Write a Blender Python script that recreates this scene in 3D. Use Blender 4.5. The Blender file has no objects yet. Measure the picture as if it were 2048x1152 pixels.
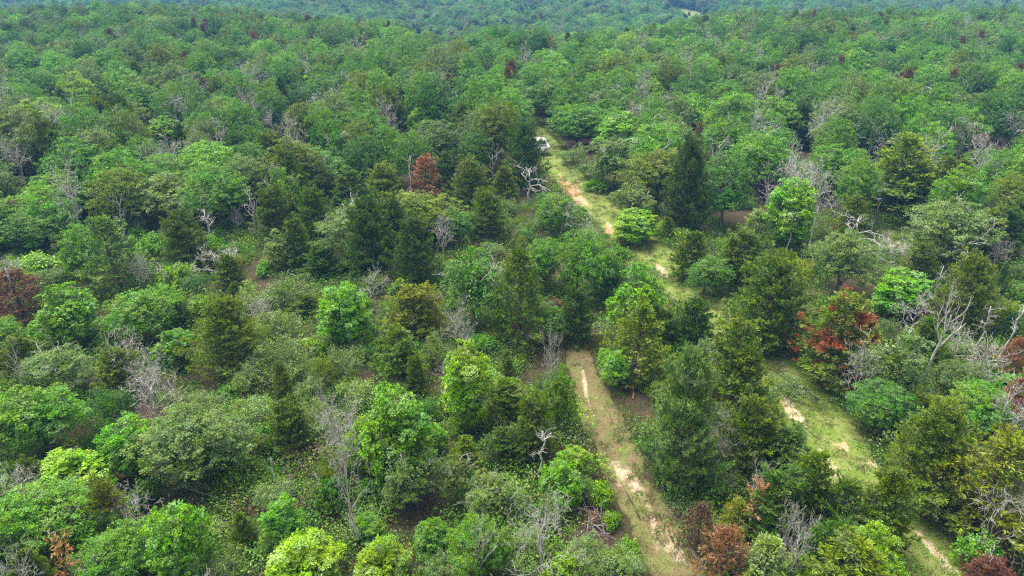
import bpy, math, random
import numpy as np
from mathutils import Vector, noise as mnoise

S = bpy.context.scene
COL = S.collection

# ------------------------------------------------------------------ camera, sky, sun, exposure
CAM_H, PITCH, FPX = 28.0, math.radians(27.0), 1365.3      # FPX: focal length in pixels of the 2048 wide photo
cam_d = bpy.data.cameras.new('drone_camera')
cam_d.sensor_width = 36.0; cam_d.lens = 24.0
cam_d.clip_start = 0.5; cam_d.clip_end = 4000
cam = bpy.data.objects.new('drone_camera', cam_d); COL.objects.link(cam)
cam.location = (0, 0, CAM_H); cam.rotation_euler = (math.pi/2 - PITCH, 0, 0)
S.camera = cam

SUN_EL, SUN_AZ = math.radians(68), math.radians(-50)     # azimuth clockwise from +Y
world = bpy.data.worlds.new('World'); S.world = world; world.use_nodes = True
wn = world.node_tree; wn.nodes.clear()
sky = wn.nodes.new('ShaderNodeTexSky'); sky.sky_type = 'NISHITA'; sky.sun_disc = False
sky.sun_elevation = SUN_EL; sky.sun_rotation = SUN_AZ; sky.dust_density = 3.0; sky.air_density = 1.0
hs = wn.nodes.new('ShaderNodeHueSaturation'); hs.inputs['Saturation'].default_value = 0.08   # thin white cloud veil
bg = wn.nodes.new('ShaderNodeBackground'); bg.inputs['Strength'].default_value = 0.115
wo = wn.nodes.new('ShaderNodeOutputWorld')
wn.links.new(sky.outputs[0], hs.inputs['Color']); wn.links.new(hs.outputs[0], bg.inputs[0]); wn.links.new(bg.outputs[0], wo.inputs[0])
sun_d = bpy.data.lights.new('sun', 'SUN'); sun_d.energy = 2.2; sun_d.angle = math.radians(45); sun_d.color = (1.0, 0.96, 0.88)
sun = bpy.data.objects.new('sun', sun_d); COL.objects.link(sun)
sdir = Vector((math.sin(SUN_AZ)*math.cos(SUN_EL), math.cos(SUN_AZ)*math.cos(SUN_EL), math.sin(SUN_EL)))
sun.rotation_euler = sdir.to_track_quat('Z', 'Y').to_euler(); sun.location = (0, 0, 80)
S.view_settings.view_transform = 'Standard'; S.view_settings.look = 'None'
S.view_settings.exposure = 2.08; S.view_settings.gamma = 1.0
S.cycles.max_bounces = 6; S.cycles.diffuse_bounces = 2; S.cycles.transmission_bounces = 3
S.cycles.glossy_bounces = 1; S.cycles.volume_bounces = 0; S.cycles.transparent_max_bounces = 4
S.cycles.use_denoising = False; S.cycles.filter_width = 1.25; S.cycles.caustics_reflective = False; S.cycles.caustics_refractive = False

# ------------------------------------------------------------------ ground shape and photo geometry
def gz(x, y):
    z = 0.16*mnoise.noise(Vector((x*0.07, y*0.07, 3.1))) + 0.05*mnoise.noise(Vector((x*0.22, y*0.22, 9.7)))
    if y > 120:
        z += 1.4*mnoise.noise(Vector((x*0.012, y*0.012, 0.4)))*min(1, (y-120)/60)
    def ss(a, b, v):
        t = max(0, min(1, (v-a)/(b-a))); return t*t*(3-2*t)
    edge = 228 - 68*math.exp(-((x-12)/52)**2) + 8*math.sin(x*0.03)
    z += -19*ss(edge, edge+110, y) + 12*ss(430, 680, y)
    return z

def row_dep(py): return PITCH + math.atan((py-576.0)/FPX)
def ground_xy(px, py, z=0.0):
    dep = row_dep(py); Y = (CAM_H-z)/math.tan(dep)
    zc = Y*math.cos(PITCH) + (CAM_H-z)*math.sin(PITCH)
    return (px-1024.0)/FPX*zc, Y

# ------------------------------------------------------------------ material helpers
def new_mat(name):
    m = bpy.data.materials.new(name); m.use_nodes = True; m.node_tree.nodes.clear()
    return m, m.node_tree
def N(nt, t, **kw):
    n = nt.nodes.new(t)
    for k, v in kw.items(): setattr(n, k, v)
    return n
def leaf_material(name, transl=0.35, rough=0.55, spec=0.25, mode='broad'):
    m, nt = new_mat(name)
    tint = N(nt, 'ShaderNodeAttribute', attribute_type='INSTANCER', attribute_name='tint')
    lv = N(nt, 'ShaderNodeAttribute', attribute_type='GEOMETRY', attribute_name='leafv')
    oi = N(nt, 'ShaderNodeObjectInfo')
    # per-leaf lightness and hue
    mr = N(nt, 'ShaderNodeMapRange'); mr.inputs[3].default_value = 0.62; mr.inputs[4].default_value = 1.42
    nt.links.new(lv.outputs['Fac'], mr.inputs[0])
    hsv = N(nt, 'ShaderNodeHueSaturation')
    hr = N(nt, 'ShaderNodeMapRange'); hr.inputs[3].default_value = 0.515; hr.inputs[4].default_value = 0.483
    nt.links.new(lv.outputs['Fac'], hr.inputs[0])
    nt.links.new(hr.outputs[0], hsv.inputs['Hue']); nt.links.new(mr.outputs[0], hsv.inputs['Value'])
    nt.links.new(tint.outputs['Color'], hsv.inputs['Color'])
    # patches of slightly different foliage inside a crown
    tc = N(nt, 'ShaderNodeTexCoord'); nz = N(nt, 'ShaderNodeTexNoise'); nz.inputs['Scale'].default_value = 0.9; nz.inputs['Detail'].default_value = 2
    add = N(nt, 'ShaderNodeVectorMath', operation='ADD'); sc = N(nt, 'ShaderNodeVectorMath', operation='SCALE'); sc.inputs[3].default_value = 40
    cmb = N(nt, 'ShaderNodeCombineXYZ')
    for i in range(3): nt.links.new(oi.outputs['Random'], cmb.inputs[i])
    nt.links.new(cmb.outputs[0], sc.inputs[0]); nt.links.new(tc.outputs['Object'], add.inputs[0]); nt.links.new(sc.outputs[0], add.inputs[1])
    nt.links.new(add.outputs[0], nz.inputs['Vector'])
    m2 = N(nt, 'ShaderNodeMapRange'); m2.inputs[1].default_value = 0.3; m2.inputs[2].default_value = 0.7
    m2.inputs[3].default_value = 0.75; m2.inputs[4].default_value = 1.2
    nt.links.new(nz.outputs['Fac'], m2.inputs[0])
    hs2 = N(nt, 'ShaderNodeHueSaturation'); nt.links.new(hsv.outputs[0], hs2.inputs['Color']); nt.links.new(m2.outputs[0], hs2.inputs['Saturation'])
    m3 = N(nt, 'ShaderNodeMapRange'); m3.inputs[1].default_value = 0.3; m3.inputs[2].default_value = 0.7
    m3.inputs[3].default_value = 1.12; m3.inputs[4].default_value = 0.9
    nt.links.new(nz.outputs['Fac'], m3.inputs[0]); nt.links.new(m3.outputs[0], hs2.inputs['Value'])
    n2 = N(nt, 'ShaderNodeTexNoise'); n2.inputs['Scale'].default_value = 0.38; n2.inputs['Detail'].default_value = 1
    nt.links.new(add.outputs[0], n2.inputs['Vector'])
    m4 = N(nt, 'ShaderNodeMapRange'); m4.inputs[1].default_value = 0.3; m4.inputs[2].default_value = 0.7; m4.inputs[3].default_value = 0.482; m4.inputs[4].default_value = 0.518
    nt.links.new(n2.outputs['Fac'], m4.inputs[0]); nt.links.new(m4.outputs[0], hs2.inputs['Hue'])
    src = hs2.outputs[0]
    if mode == 'rusty':      # half of the needles dead and rust red, in branch-sized patches
        nb = N(nt, 'ShaderNodeTexNoise'); nb.inputs['Scale'].default_value = 0.62; nb.inputs['Detail'].default_value = 1.5
        nt.links.new(add.outputs[0], nb.inputs['Vector'])
        cr = N(nt, 'ShaderNodeValToRGB'); cr.color_ramp.elements[0].position = 0.50; cr.color_ramp.elements[1].position = 0.56
        nt.links.new(nb.outputs['Fac'], cr.inputs[0])
        mx = N(nt, 'ShaderNodeMixRGB'); mx.inputs[2].default_value = (0.22, 0.062, 0.020, 1)
        nt.links.new(cr.outputs[0], mx.inputs[0]); nt.links.new(src, mx.inputs[1]); src = mx.outputs[0]
    p = N(nt, 'ShaderNodeBsdfPrincipled'); p.inputs['Roughness'].default_value = rough; p.inputs['Specular IOR Level'].default_value = spec
    nt.links.new(src, p.inputs['Base Color'])
    tr = N(nt, 'ShaderNodeBsdfTranslucent'); nt.links.new(src, tr.inputs[0])
    mix = N(nt, 'ShaderNodeMixShader'); mix.inputs[0].default_value = transl
    out = N(nt, 'ShaderNodeOutputMaterial')
    nt.links.new(p.outputs[0], mix.inputs[1]); nt.links.new(tr.outputs[0], mix.inputs[2]); nt.links.new(mix.outputs[0], out.inputs[0])
    return m
def bark_material(name, c1, c2, scale=6.0):
    m, nt = new_mat(name)
    tc = N(nt, 'ShaderNodeTexCoord'); mp = N(nt, 'ShaderNodeMapping'); mp.inputs['Scale'].default_value = (1, 1, 0.25)
    nz = N(nt, 'ShaderNodeTexNoise'); nz.inputs['Scale'].default_value = scale; nz.inputs['Detail'].default_value = 5
    cr = N(nt, 'ShaderNodeValToRGB'); cr.color_ramp.elements[0].color = (*c1, 1); cr.color_ramp.elements[1].color = (*c2, 1)
    cr.color_ramp.elements[0].position = 0.35; cr.color_ramp.elements[1].position = 0.68
    p = N(nt, 'ShaderNodeBsdfPrincipled'); p.inputs['Roughness'].default_value = 0.85; p.inputs['Specular IOR Level'].default_value = 0.2
    out = N(nt, 'ShaderNodeOutputMaterial')
    L = nt.links.new
    L(tc.outputs['Object'], mp.inputs[0]); L(mp.outputs[0], nz.inputs['Vector']); L(nz.outputs['Fac'], cr.inputs[0]); L(cr.outputs[0], p.inputs['Base Color']); L(p.outputs[0], out.inputs[0])
    return m
def plain_material(name, c, rough=0.5, metal=0.0, spec=0.5):
    m, nt = new_mat(name)
    nz = N(nt, 'ShaderNodeTexNoise'); nz.inputs['Scale'].default_value = 5
    mr = N(nt, 'ShaderNodeMapRange'); mr.inputs[3].default_value = 0.9; mr.inputs[4].default_value = 1.08
    h = N(nt, 'ShaderNodeHueSaturation'); h.inputs['Color'].default_value = (*c, 1)
    p = N(nt, 'ShaderNodeBsdfPrincipled'); p.inputs['Roughness'].default_value = rough; p.inputs['Metallic'].default_value = metal; p.inputs['Specular IOR Level'].default_value = spec
    out = N(nt, 'ShaderNodeOutputMaterial'); L = nt.links.new
    L(nz.outputs['Fac'], mr.inputs[0]); L(mr.outputs[0], h.inputs['Value']); L(h.outputs[0], p.inputs['Base Color']); L(p.outputs[0], out.inputs[0])
    return m

M_LEAF = leaf_material('broad_leaf', 0.18, 0.6, 0.10)
M_NEEDLE = leaf_material('cedar_needle', 0.12, 0.7, 0.06)
M_RUSTY = leaf_material('half_dead_needle', 0.22, 0.65, 0.15, 'rusty')
M_GRASS = leaf_material('grass_blade', 0.4, 0.6, 0.2)
M_BARK = bark_material('oak_bark', (0.045, 0.038, 0.032), (0.15, 0.135, 0.12))
M_CBARK = bark_material('cedar_bark', (0.05, 0.032, 0.022), (0.14, 0.10, 0.08))
M_DEAD = bark_material('bleached_wood', (0.17, 0.157, 0.14), (0.42, 0.40, 0.37), 4)
M_DEADB = bark_material('weathered_brown_wood', (0.07, 0.05, 0.042), (0.20, 0.165, 0.145), 5)

# ------------------------------------------------------------------ mesh building
class MB:
    """collects quads; build() makes one mesh"""
    def __init__(s): s.V = []; s.F = []; s.A = []; s.M = []; s.n = 0
    def add(s, V, F, a=0.5, mi=0):
        s.V.append(V); s.F.append(np.asarray(F, np.int64)+s.n); k = len(F)
        s.A.append(np.broadcast_to(np.asarray(a, np.float32), (k,)).copy()); s.M.append(np.full(k, mi, np.int32)); s.n += len(V)
    def mesh(s, name, mats, smooth=False):
        me = bpy.data.meshes.new(name)
        V = np.concatenate(s.V).astype(np.float32); F = np.concatenate(s.F).astype(np.int32); k = len(F)
        me.vertices.add(len(V)); me.vertices.foreach_set('co', V.ravel())
        me.loops.add(k*4); me.loops.foreach_set('vertex_index', F.ravel())
        me.polygons.add(k); me.polygons.foreach_set('loop_start', np.arange(0, k*4, 4, dtype=np.int32))
        me.polygons.foreach_set('loop_total', np.full(k, 4, np.int32))
        me.polygons.foreach_set('material_index', np.concatenate(s.M))
        if smooth: me.polygons.foreach_set('use_smooth', np.ones(k, bool))
        at = me.attributes.new('leafv', 'FLOAT', 'FACE'); at.data.foreach_set('value', np.concatenate(s.A))
        for m in mats: me.materials.append(m)
        me.update(calc_edges=True); me.validate(clean_customdata=False)
        return me

def unit(v): return v/(np.linalg.norm(v, axis=-1, keepdims=True)+1e-9)

def tube(mb, P, R, sides=6, mi=0, cap=False):
    P = np.asarray(P, float); R = np.asarray(R, float); n = len(P)
    T = np.gradient(P, axis=0); T = unit(T)
    ref = np.where(np.abs(T[:, 2:3]) > 0.9, np.array([[1., 0, 0]]), np.array([[0., 0, 1]]))
    A = unit(np.cross(T, ref)); B = np.cross(T, A)
    for i in range(1, n):       # avoid flips
        if np.dot(A[i], A[i-1]) < 0: A[i] *= -1; B[i] *= -1
    ang = np.arange(sides)*2*np.pi/sides
    V = (P[:, None] + R[:, None, None]*(np.cos(ang)[None, :, None]*A[:, None] + np.sin(ang)[None, :, None]*B[:, None])).reshape(-1, 3)
    F = []
    for i in range(n-1):
        for j in range(sides):
            k = (j+1) % sides
            F.append((i*sides+j, i*sides+k, (i+1)*sides+k, (i+1)*sides+j))
    if cap:
        o = (n-1)*sides
        for j in range(1, sides-2, 2): F.append((o, o+j, o+j+1, o+j+2))
    mb.add(V, F, 0.5, mi)

def kites(mb, C, D, Nn, L, W, a, mi=0):
    """leaf quads: base C, direction D, normal N, length L, width W"""
    D = unit(D); Sd = unit(np.cross(D, Nn)); Up = np.cross(Sd, D)
    L = L[:, None]; W = W[:, None]
    v0 = C; v1 = C + D*L*0.5 + Sd*W*0.5 + Up*W*0.12; v2 = C + D*L - Up*W*0.10; v3 = C + D*L*0.5 - Sd*W*0.5 + Up*W*0.12
    V = np.stack([v0, v1, v2, v3], 1).reshape(-1, 3)
    mb.add(V, np.arange(len(V)).reshape(-1, 4), a, mi)

def sph(rng, n):
    return unit(rng.normal(size=(n, 3)))

def curve_pts(p0, p1, rng, n=6, sag=0.0, wob=0.06):
    t = np.linspace(0, 1, n)[:, None]; L = np.linalg.norm(p1-p0)
    P = p0*(1-t)+p1*t
    P[:, 2] += (sag*L*4*t*(1-t))[:, 0]
    P[1:-1] += rng.normal(size=(n-2, 3))*wob*L
    return P

# ------------------------------------------------------------------ kinds of tree (each returns a dict of part meshes)
def gnarl(mb, p, d, L, r, depth, rng, mi=0, wander=0.30, kids=(2, 4), ratio=0.62, up=0.12, sides=5, kid_ang=0.9, minr=0.013):
    n = max(4, int(L/0.28)+2) if depth > 0 else 4
    n = min(n, 11)
    P = [np.array(p, float)]; d = np.array(d, float); d /= np.linalg.norm(d); dirs = [d]
    for i in range(n-1):
        d = d + rng.normal(size=3)*wander/np.sqrt(n/4) + np.array([0, 0, up/n*2]); d /= np.linalg.norm(d)
        P.append(P[-1]+d*L/(n-1)); dirs.append(d)
    R = np.linspace(r, max(minr, r*0.35), n)
    tube(mb, P, R, sides if r > 0.03 else 4, mi)
    if depth <= 0: return P
    for k in range(rng.integers(kids[0], kids[1]+1)):
        i = rng.integers(max(1, n//3), n)
        ax = unit(np.cross(dirs[i], rng.normal(size=3)))
        dd = dirs[i]*math.cos(kid_ang*rng.uniform(0.6, 1.2)) + ax*math.sin(kid_ang*rng.uniform(0.6, 1.2))
        gnarl(mb, P[i], dd, L*ratio*rng.uniform(0.65, 1.15), R[i]*0.68, depth-1, rng, mi, wander, kids, ratio, up, sides, kid_ang, minr)
    return P

def make_oak(seed, H=8.5, R=3.2, zlow=0.20, lobes=46, leaf=0.125, vmin=-0.75, dens=1.0, flat=0.78, hole=0.0, deadwood=0, clump=0.20, nl=29000, lobe_r=(0.15, 0.30), upright=0.0):
    rng = np.random.default_rng(seed)
    crown, wood, dead = MB(), MB(), MB()
    zc = H*(zlow + (1-zlow)*0.42); rz_up = H-zc; rz_dn = zc - H*zlow
    # trunk
    lean = rng.normal(size=2)*0.25
    top = np.array([lean[0], lean[1], H*0.55])
    P = curve_pts(np.array([0, 0, -0.35]), top, rng, 7, 0, 0.02); P[0, :2] = 0
    r0 = 0.032*H*0.62
    tube(wood, P, np.linspace(r0, r0*0.55, 7)*np.array([1.35, 1.05, 1, 1, 1, 1, 1]), 8, 0)
    # lobe centres on an uneven dome
    pts = []
    off = rng.uniform(-0.16, 0.16, 2)*R
    ph = rng.uniform(0, 6.28, 3)
    tries = 0
    while len(pts) < lobes and tries < 6000:
        tries += 1
        v = unit(rng.normal(size=3))
        if v[2] < vmin: continue
        az = math.atan2(v[1], v[0])
        irregular = 1 + 0.16*math.sin(2*az+ph[0]) + 0.11*math.sin(3*az+ph[1]) + 0.08*math.sin(5*az+ph[2])
        q = rng.uniform(0.66, 1.0) if rng.random() < 0.8 else rng.uniform(0.25, 0.6)
        lr = R*rng.uniform(*lobe_r)
        c = np.array([v[0]*(R-lr*0.7)*irregular*q + off[0], v[1]*(R-lr*0.7)*irregular*q + off[1],
                      zc + v[2]*((rz_up if v[2] > 0 else rz_dn)-lr*0.5)*q])
        c[2] -= upright*abs(c[2]-zc)*0
        if hole and mnoise.noise(Vector(c*0.55+seed)) < -0.25+hole*0.35: continue
        if any(np.linalg.norm((c-o[0])*np.array([1, 1, 1.2])) < 0.72*(lr+o[1])*0.85 for o in pts): continue
        pts.append((c, lr))
    # limbs: each lobe hangs on a branch
    nlimb = rng.integers(5, 8)
    limbs = []
    for i in range(nlimb):
        az = i*2*math.pi/nlimb + rng.uniform(-0.4, 0.4); s = P[rng.integers(2, 6)]
        e = np.array([math.cos(az)*R*0.62, math.sin(az)*R*0.62, zc + rz_up*rng.uniform(0.0, 0.5)])
        Q = curve_pts(s, e, rng, 7, -0.06, 0.035); limbs.append(Q)
        tube(wood, Q, np.linspace(r0*0.5, r0*0.13, 7), 6, 0)
    Q = curve_pts(top, np.array([lean[0]*1.6, lean[1]*1.6, H*0.88]), rng, 6, 0, 0.05); limbs.append(Q)
    tube(wood, Q, np.linspace(r0*0.55, r0*0.12, 6), 6, 0)
    allp = np.concatenate(limbs)
    wsum = sum(l**2 for _, l in pts)
    for c, lr in pts:
        b = allp[np.argmin(np.linalg.norm(allp-c, axis=1))]
        tube(wood, curve_pts(b, c, rng, 5, 0.04, 0.05), np.linspace(r0*0.16, 0.012, 5), 4, 0)
        # leaf clusters at twig tips
        n = max(60, int(nl*lr**2/wsum)); tips = max(6, int(n/26))
        out = unit(np.array([c[0]-lean[0], c[1]-lean[1], (c[2]-zc)*1.2+0.8*R]))
        dv = unit(sph(rng, tips)*1.0 + out*0.55)
        tp = c + dv*np.array([1, 1, flat])*lr*rng.uniform(0.70, 1.10, (tips, 1))
        ids = rng.integers(0, tips, n)
        pos = tp[ids] + rng.normal(size=(n, 3))*np.array([1, 1, 0.65])*clump*lr/1.0*0.75
        nrm = unit(dv[ids]*0.75 + np.array([0, 0, 0.45]) + rng.normal(size=(n, 3))*0.6)
        D = unit(np.cross(nrm, rng.normal(size=(n, 3))) + dv[ids]*0.35)
        L = leaf*rng.uniform(0.65, 1.35, n)
        tv = rng.uniform(0.0, 1.0, tips)
        a = np.clip(0.45*tv[ids] + 0.55*rng.uniform(0, 1, n), 0, 1)
        kites(crown, pos, D, nrm, L, L*rng.uniform(0.55, 0.8, n), a)
    n = int(nl*0.10); v = sph(rng, n); q = rng.uniform(0.15, 0.66, (n, 1))  # oversized inner leaves, added to block light so gaps between lobes go dark
    pos = np.array([off[0], off[1], zc]) + v*q*np.array([R, R, 1.0])*np.where(v[:, 2:3] > 0, np.array([[1, 1, rz_up]]), np.array([[1, 1, rz_dn*0.9]]))
    nrm = unit(rng.normal(size=(n, 3))); L = leaf*2.4*rng.uniform(0.7, 1.3, n)
    kites(crown, pos, unit(np.cross(nrm, rng.normal(size=(n, 3)))), nrm, L, L*0.75, rng.random(n))
    parts = {'trunk': wood.mesh('oak_trunk', [M_BARK], True), 'crown': crown.mesh('oak_crown', [M_LEAF])}
    if deadwood:
        for i in range(deadwood):
            dead = MB()
            Q = limbs[rng.integers(0, len(limbs))]; s = Q[-2]
            d = unit(np.array([s[0], s[1], 0.0])*0.5/R + np.array([0, 0, 0.9]) + rng.normal(size=3)*0.3)
            gnarl(dead, s, d, R*rng.uniform(0.45, 0.75), 0.045, 2, rng, 0, 0.30, (2, 4), 0.6, 0.1, 5)
            parts['dead_limb%d' % i] = dead.mesh('dead_limb', [M_DEAD], True)
    return dict(parts=parts, H=H, R=R)

def make_cedar(seed, H=7.0, R=2.4, nb=135, airy=0.0, apex=1, blunt=0.0, blade=0.24, mat=None, shoots=30, blades=10):
    rng = np.random.default_rng(seed)
    crown, wood = MB(), MB()
    P = curve_pts(np.array([0, 0, -0.3]), np.array([rng.normal()*0.08, rng.normal()*0.08, H*0.96]), rng, 9, 0, 0.006); P[0, :2] = 0
    tube(wood, P, np.linspace(0.024*H, 0.02, 9), 7, 0)
    ph = rng.uniform(0, 6.28, 4)
    tops = [(np.zeros(2), 1.0)]
    for k in range(apex-1):
        a = rng.uniform(0, 6.28); tops.append((np.array([math.cos(a), math.sin(a)])*R*0.42, rng.uniform(0.72, 0.9)))
    for i in range(nb):
        ti = 0 if i % (apex+1) < 1 or apex == 1 else rng.integers(0, apex)
        tofs, ts = tops[ti]
        t = ((i+rng.random())/nb)**0.9
        if ti > 0: t = 0.35+0.65*t
        az = i*2.39996 + rng.uniform(-0.3, 0.3)
        prof = (1-t)**(0.88-blunt*0.3) * min(1.0, 0.70+t*2.0)
        prof *= 1 + 0.15*math.sin(2*az+ph[0]+t*3) + 0.12*math.sin(3*az+ph[1]-t*5) + 0.09*math.sin(t*11+ph[2]+2*az)
        Lr = max(0.16, R*1.12*prof*rng.uniform(0.66, 1.18)) * (0.62 if ti > 0 else 1)
        z0 = H*ts*(0.05+0.90*t) - Lr*0.16
        el = 0.18 + 0.95*t**1.6 + rng.uniform(-0.12, 0.15)
        d0 = np.array([math.cos(az)*math.cos(el), math.sin(az)*math.cos(el), math.sin(el)])
        base = np.array([tofs[0]*min(1, t*1.5), tofs[1]*min(1, t*1.5), max(0.15, z0)])
        L = Lr/max(0.45, math.cos(el)*1.02)
        s = np.linspace(0, 1, 6)[:, None]
        Q = base + d0*L*s + np.array([0, 0, 1.0])*(s**2)*L*0.16
        tube(wood, Q, np.linspace(0.028*L/2+0.006, 0.006, 6), 4, 0)
        lat = unit(np.cross(d0, np.array([0, 0, 1.0]))); lat = unit(lat + np.array([0, 0, rng.normal()*0.25]))
        n = max(7, int(shoots*L/R*1.15*(1-airy*0.45)))
        u = 1-(rng.random(n)**1.25)*(0.78-0.25*airy)
        sg = rng.choice([-1, 1], n)
        off = rng.random(n)**0.8*(1.06-u)*L*0.62
        C = base + d0*L*u[:, None] + np.array([0, 0, 1.0])*(u**2)[:, None]*L*0.16 + lat*(sg*off)[:, None] + rng.normal(size=(n, 3))*np.array([.07, .07, .06])*(1+airy)
        C[:, 2] = np.maximum(C[:, 2], 0.05)
        dsh = unit(d0*0.75 + lat*(sg*0.6)[:, None] + np.array([0, 0, 0.32]) + rng.normal(size=(n, 3))*0.25)
        Cb = np.repeat(C, blades, 0); Db = unit(np.repeat(dsh, blades, 0) + rng.normal(size=(n*blades, 3))*0.36)
        Cb = Cb + Db*rng.uniform(-0.04, 0.12, (n*blades, 1))
        nrm = unit(np.array([0, 0, 0.6]) + d0*0.6 + rng.normal(size=Cb.shape)*0.6)
        Lb = blade*rng.uniform(0.6, 1.25, len(Cb))
        bv = rng.uniform(0, 1)
        a = np.clip(0.30*bv + 0.35*np.repeat(u, blades) + 0.35*rng.uniform(0, 1, len(Cb)), 0, 1)
        kites(crown, Cb, Db, nrm, Lb, Lb*rng.uniform(0.17, 0.29, len(Cb)), a)
    return dict(parts={'trunk': wood.mesh('cedar_trunk', [M_CBARK], True), 'crown': crown.mesh('cedar_crown', [mat or M_NEEDLE])}, H=H, R=R)

def make_shrub(seed, H=2.6, R=1.7, leaf=0.085, nl=6500, twigs=True, blobs=26):
    rng = np.random.default_rng(seed)
    crown, wood = MB(), MB()
    pts = []
    for i in range(blobs):
        v = unit(rng.normal(size=3)); v[2] = abs(v[2])*1.0-0.12
        q = rng.uniform(0.45, 1.0); lr = R*rng.uniform(0.22, 0.40)
        pts.append((np.array([v[0]*(R-lr*.5)*q, v[1]*(R-lr*.5)*q, H*0.30 + v[2]*(H*0.70-lr*0.5)*q]), lr))
    for i in range(9):
        az = rng.uniform(0, 6.28); c = pts[rng.integers(0, len(pts))][0]
        b = np.array([math.cos(az)*0.16, math.sin(az)*0.16, -0.15])
        tube(wood, curve_pts(b, c*np.array([.95, .95, 1.0]), rng, 6, 0.03, 0.05), np.linspace(0.035, 0.010, 6), 4, 0)
    ws = sum(l*l for _, l in pts)
    for c, lr in pts:
        n = int(nl*lr*lr/ws); tips = max(5, n//14)
        dv = unit(sph(rng, tips) + np.array([0, 0, 0.35]))
        tp = c + dv*lr*rng.uniform(0.5, 1.2, (tips, 1))
        ids = rng.integers(0, tips, n)
        pos = tp[ids] + rng.normal(size=(n, 3))*0.085
        pos[:, 2] = np.maximum(pos[:, 2], 0.03)
        nrm = unit(dv[ids]*0.4 + np.array([0, 0, 0.6]) + rng.normal(size=(n, 3))*0.7)
        D = unit(np.cross(nrm, rng.normal(size=(n, 3)))+dv[ids]*0.4)
        L = leaf*rng.uniform(0.7, 1.4, n); tv = rng.uniform(0, 1, tips)
        kites(crown, pos, D, nrm, L, L*rng.uniform(0.5, 0.75, n), np.clip(0.5*tv[ids]+0.5*rng.uniform(0, 1, n), 0, 1))
        if twigs and rng.random() < 0.7:
            gnarl(wood, c, unit(c-np.array([0, 0, H*0.2])+rng.normal(size=3)*0.3), lr*1.1, 0.016, 1, rng, 0, 0.25, (2, 3), 0.6, 0.1, 4)
    return dict(parts={'stem': wood.mesh('shrub_stems', [M_BARK], True), 'crown': crown.mesh('shrub_crown', [M_LEAF])}, H=H, R=R)

def make_dead(seed, H=7.0, R=2.5, limbs=6, depth=3, trunk_r=0.15, first=0.4, wander=0.28, up=0.15, lean=0.0, kids=(2, 4), broken=False, mat=None):
    rng = np.random.default_rng(seed); mat = mat or M_DEAD
    wood = MB()
    tt = H*(0.9 if broken else 0.8)
    P = curve_pts(np.array([0, 0, -0.3]), np.array([lean*H, rng.normal()*0.15, tt]), rng, 9, 0, 0.018); P[0, :2] = 0
    R0 = np.linspace(trunk_r, trunk_r*(0.45 if broken else 0.25), 9); R0[0] *= 1.3
    tube(wood, P, R0, 8, 0, True)
    parts = {'trunk': wood.mesh('dead_trunk', [mat], True)}
    for i in range(limbs):
        mb = MB()
        f = first + (0.97-first)*(i+rng.random()*0.7)/limbs
        k = f*8; j = int(min(7, k)); s = P[j]+(P[j+1]-P[j])*(k-j)
        az = i*2.4 + rng.uniform(-0.5, 0.5); el = rng.uniform(0.1, 0.9) + 0.3*f
        d = np.array([math.cos(az)*math.cos(el), math.sin(az)*math.cos(el), math.sin(el)])
        L = R*rng.uniform(0.75, 1.1)*(1.15-0.35*f)
        gnarl(mb, s, d, L, trunk_r*(0.62-0.3*f), depth-1, rng, 0, wander, kids, 0.62, up, 6)
        parts['limb%d' % i] = mb.mesh('dead_limb', [mat], True)
    return dict(parts=parts, H=H, R=R)

OAK = [make_oak(10+i, H=8.5+0.5*(i % 3), R=3.2+0.25*(i % 4), deadwood=(0, 2, 3, 1, 0, 4, 2)[i], lobes=84+8*(i % 3)) for i in range(7)]
SPARSE = [make_oak(40+i, H=8.0, R=2.9, lobes=34, nl=14500, leaf=0.12, hole=0.35, deadwood=4, lobe_r=(0.17, 0.30), zlow=0.15) for i in range(3)]
SAP = [make_oak(60+i, H=6.5, R=2.0, zlow=0.05, lobes=76, leaf=0.108, nl=29000, lobe_r=(0.17, 0.28), flat=0.9, hole=0.0, vmin=-0.95) for i in range(4)]
CEDAR = [make_cedar(80+i, H=7.0, R=2.4, apex=(2 if i in (2, 4) else 1), blunt=(0.5, 1.1, 0.8, 0.3, 1.3, 0.7)[i]) for i in range(6)]
BIGC = [make_cedar(85+i, H=8.0, R=3.4, nb=190, blunt=(0.9, 0.5)[i], blade=0.21, shoots=52, blades=9) for i in range(2)]
AIRY = [make_cedar(90+i, H=7.0, R=2.3, airy=0.8, nb=105, blunt=0.3) for i in range(2)]
RUST = [make_cedar(95, H=6.0, R=2.3, airy=1.0, nb=84, blunt=0.5)]
HALF = [make_cedar(97, H=7.0, R=2.5, blunt=0.6, apex=2, mat=M_RUSTY)]
SHRUB = [make_shrub(100+i, H=2.6+0.3*(i % 2), R=1.7) for i in range(4)]
BUSH = [make_shrub(110+i, H=2.0, R=1.5, leaf=0.15, nl=3600, twigs=False) for i in range(3)]
DEAD = [make_dead(120+i, limbs=6+i % 3, depth=3, trunk_r=0.17) for i in range(4)]
SNAG = [make_dead(130+i, R=1.0, limbs=5+i, depth=3, trunk_r=0.115, first=0.55, broken=True, lean=0.06*(i-1)) for i in range(3)]
TWIG = [make_dead(140+i, H=5.0, R=2.3, limbs=9, depth=4, trunk_r=0.11, first=0.25, kids=(3, 4), wander=0.24) for i in range(3)]
FORK = [make_dead(150, H=6.5, R=2.8, limbs=6, depth=3, trunk_r=0.21, first=0.55, lean=0.15, wander=0.2, up=0.5)]
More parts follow.
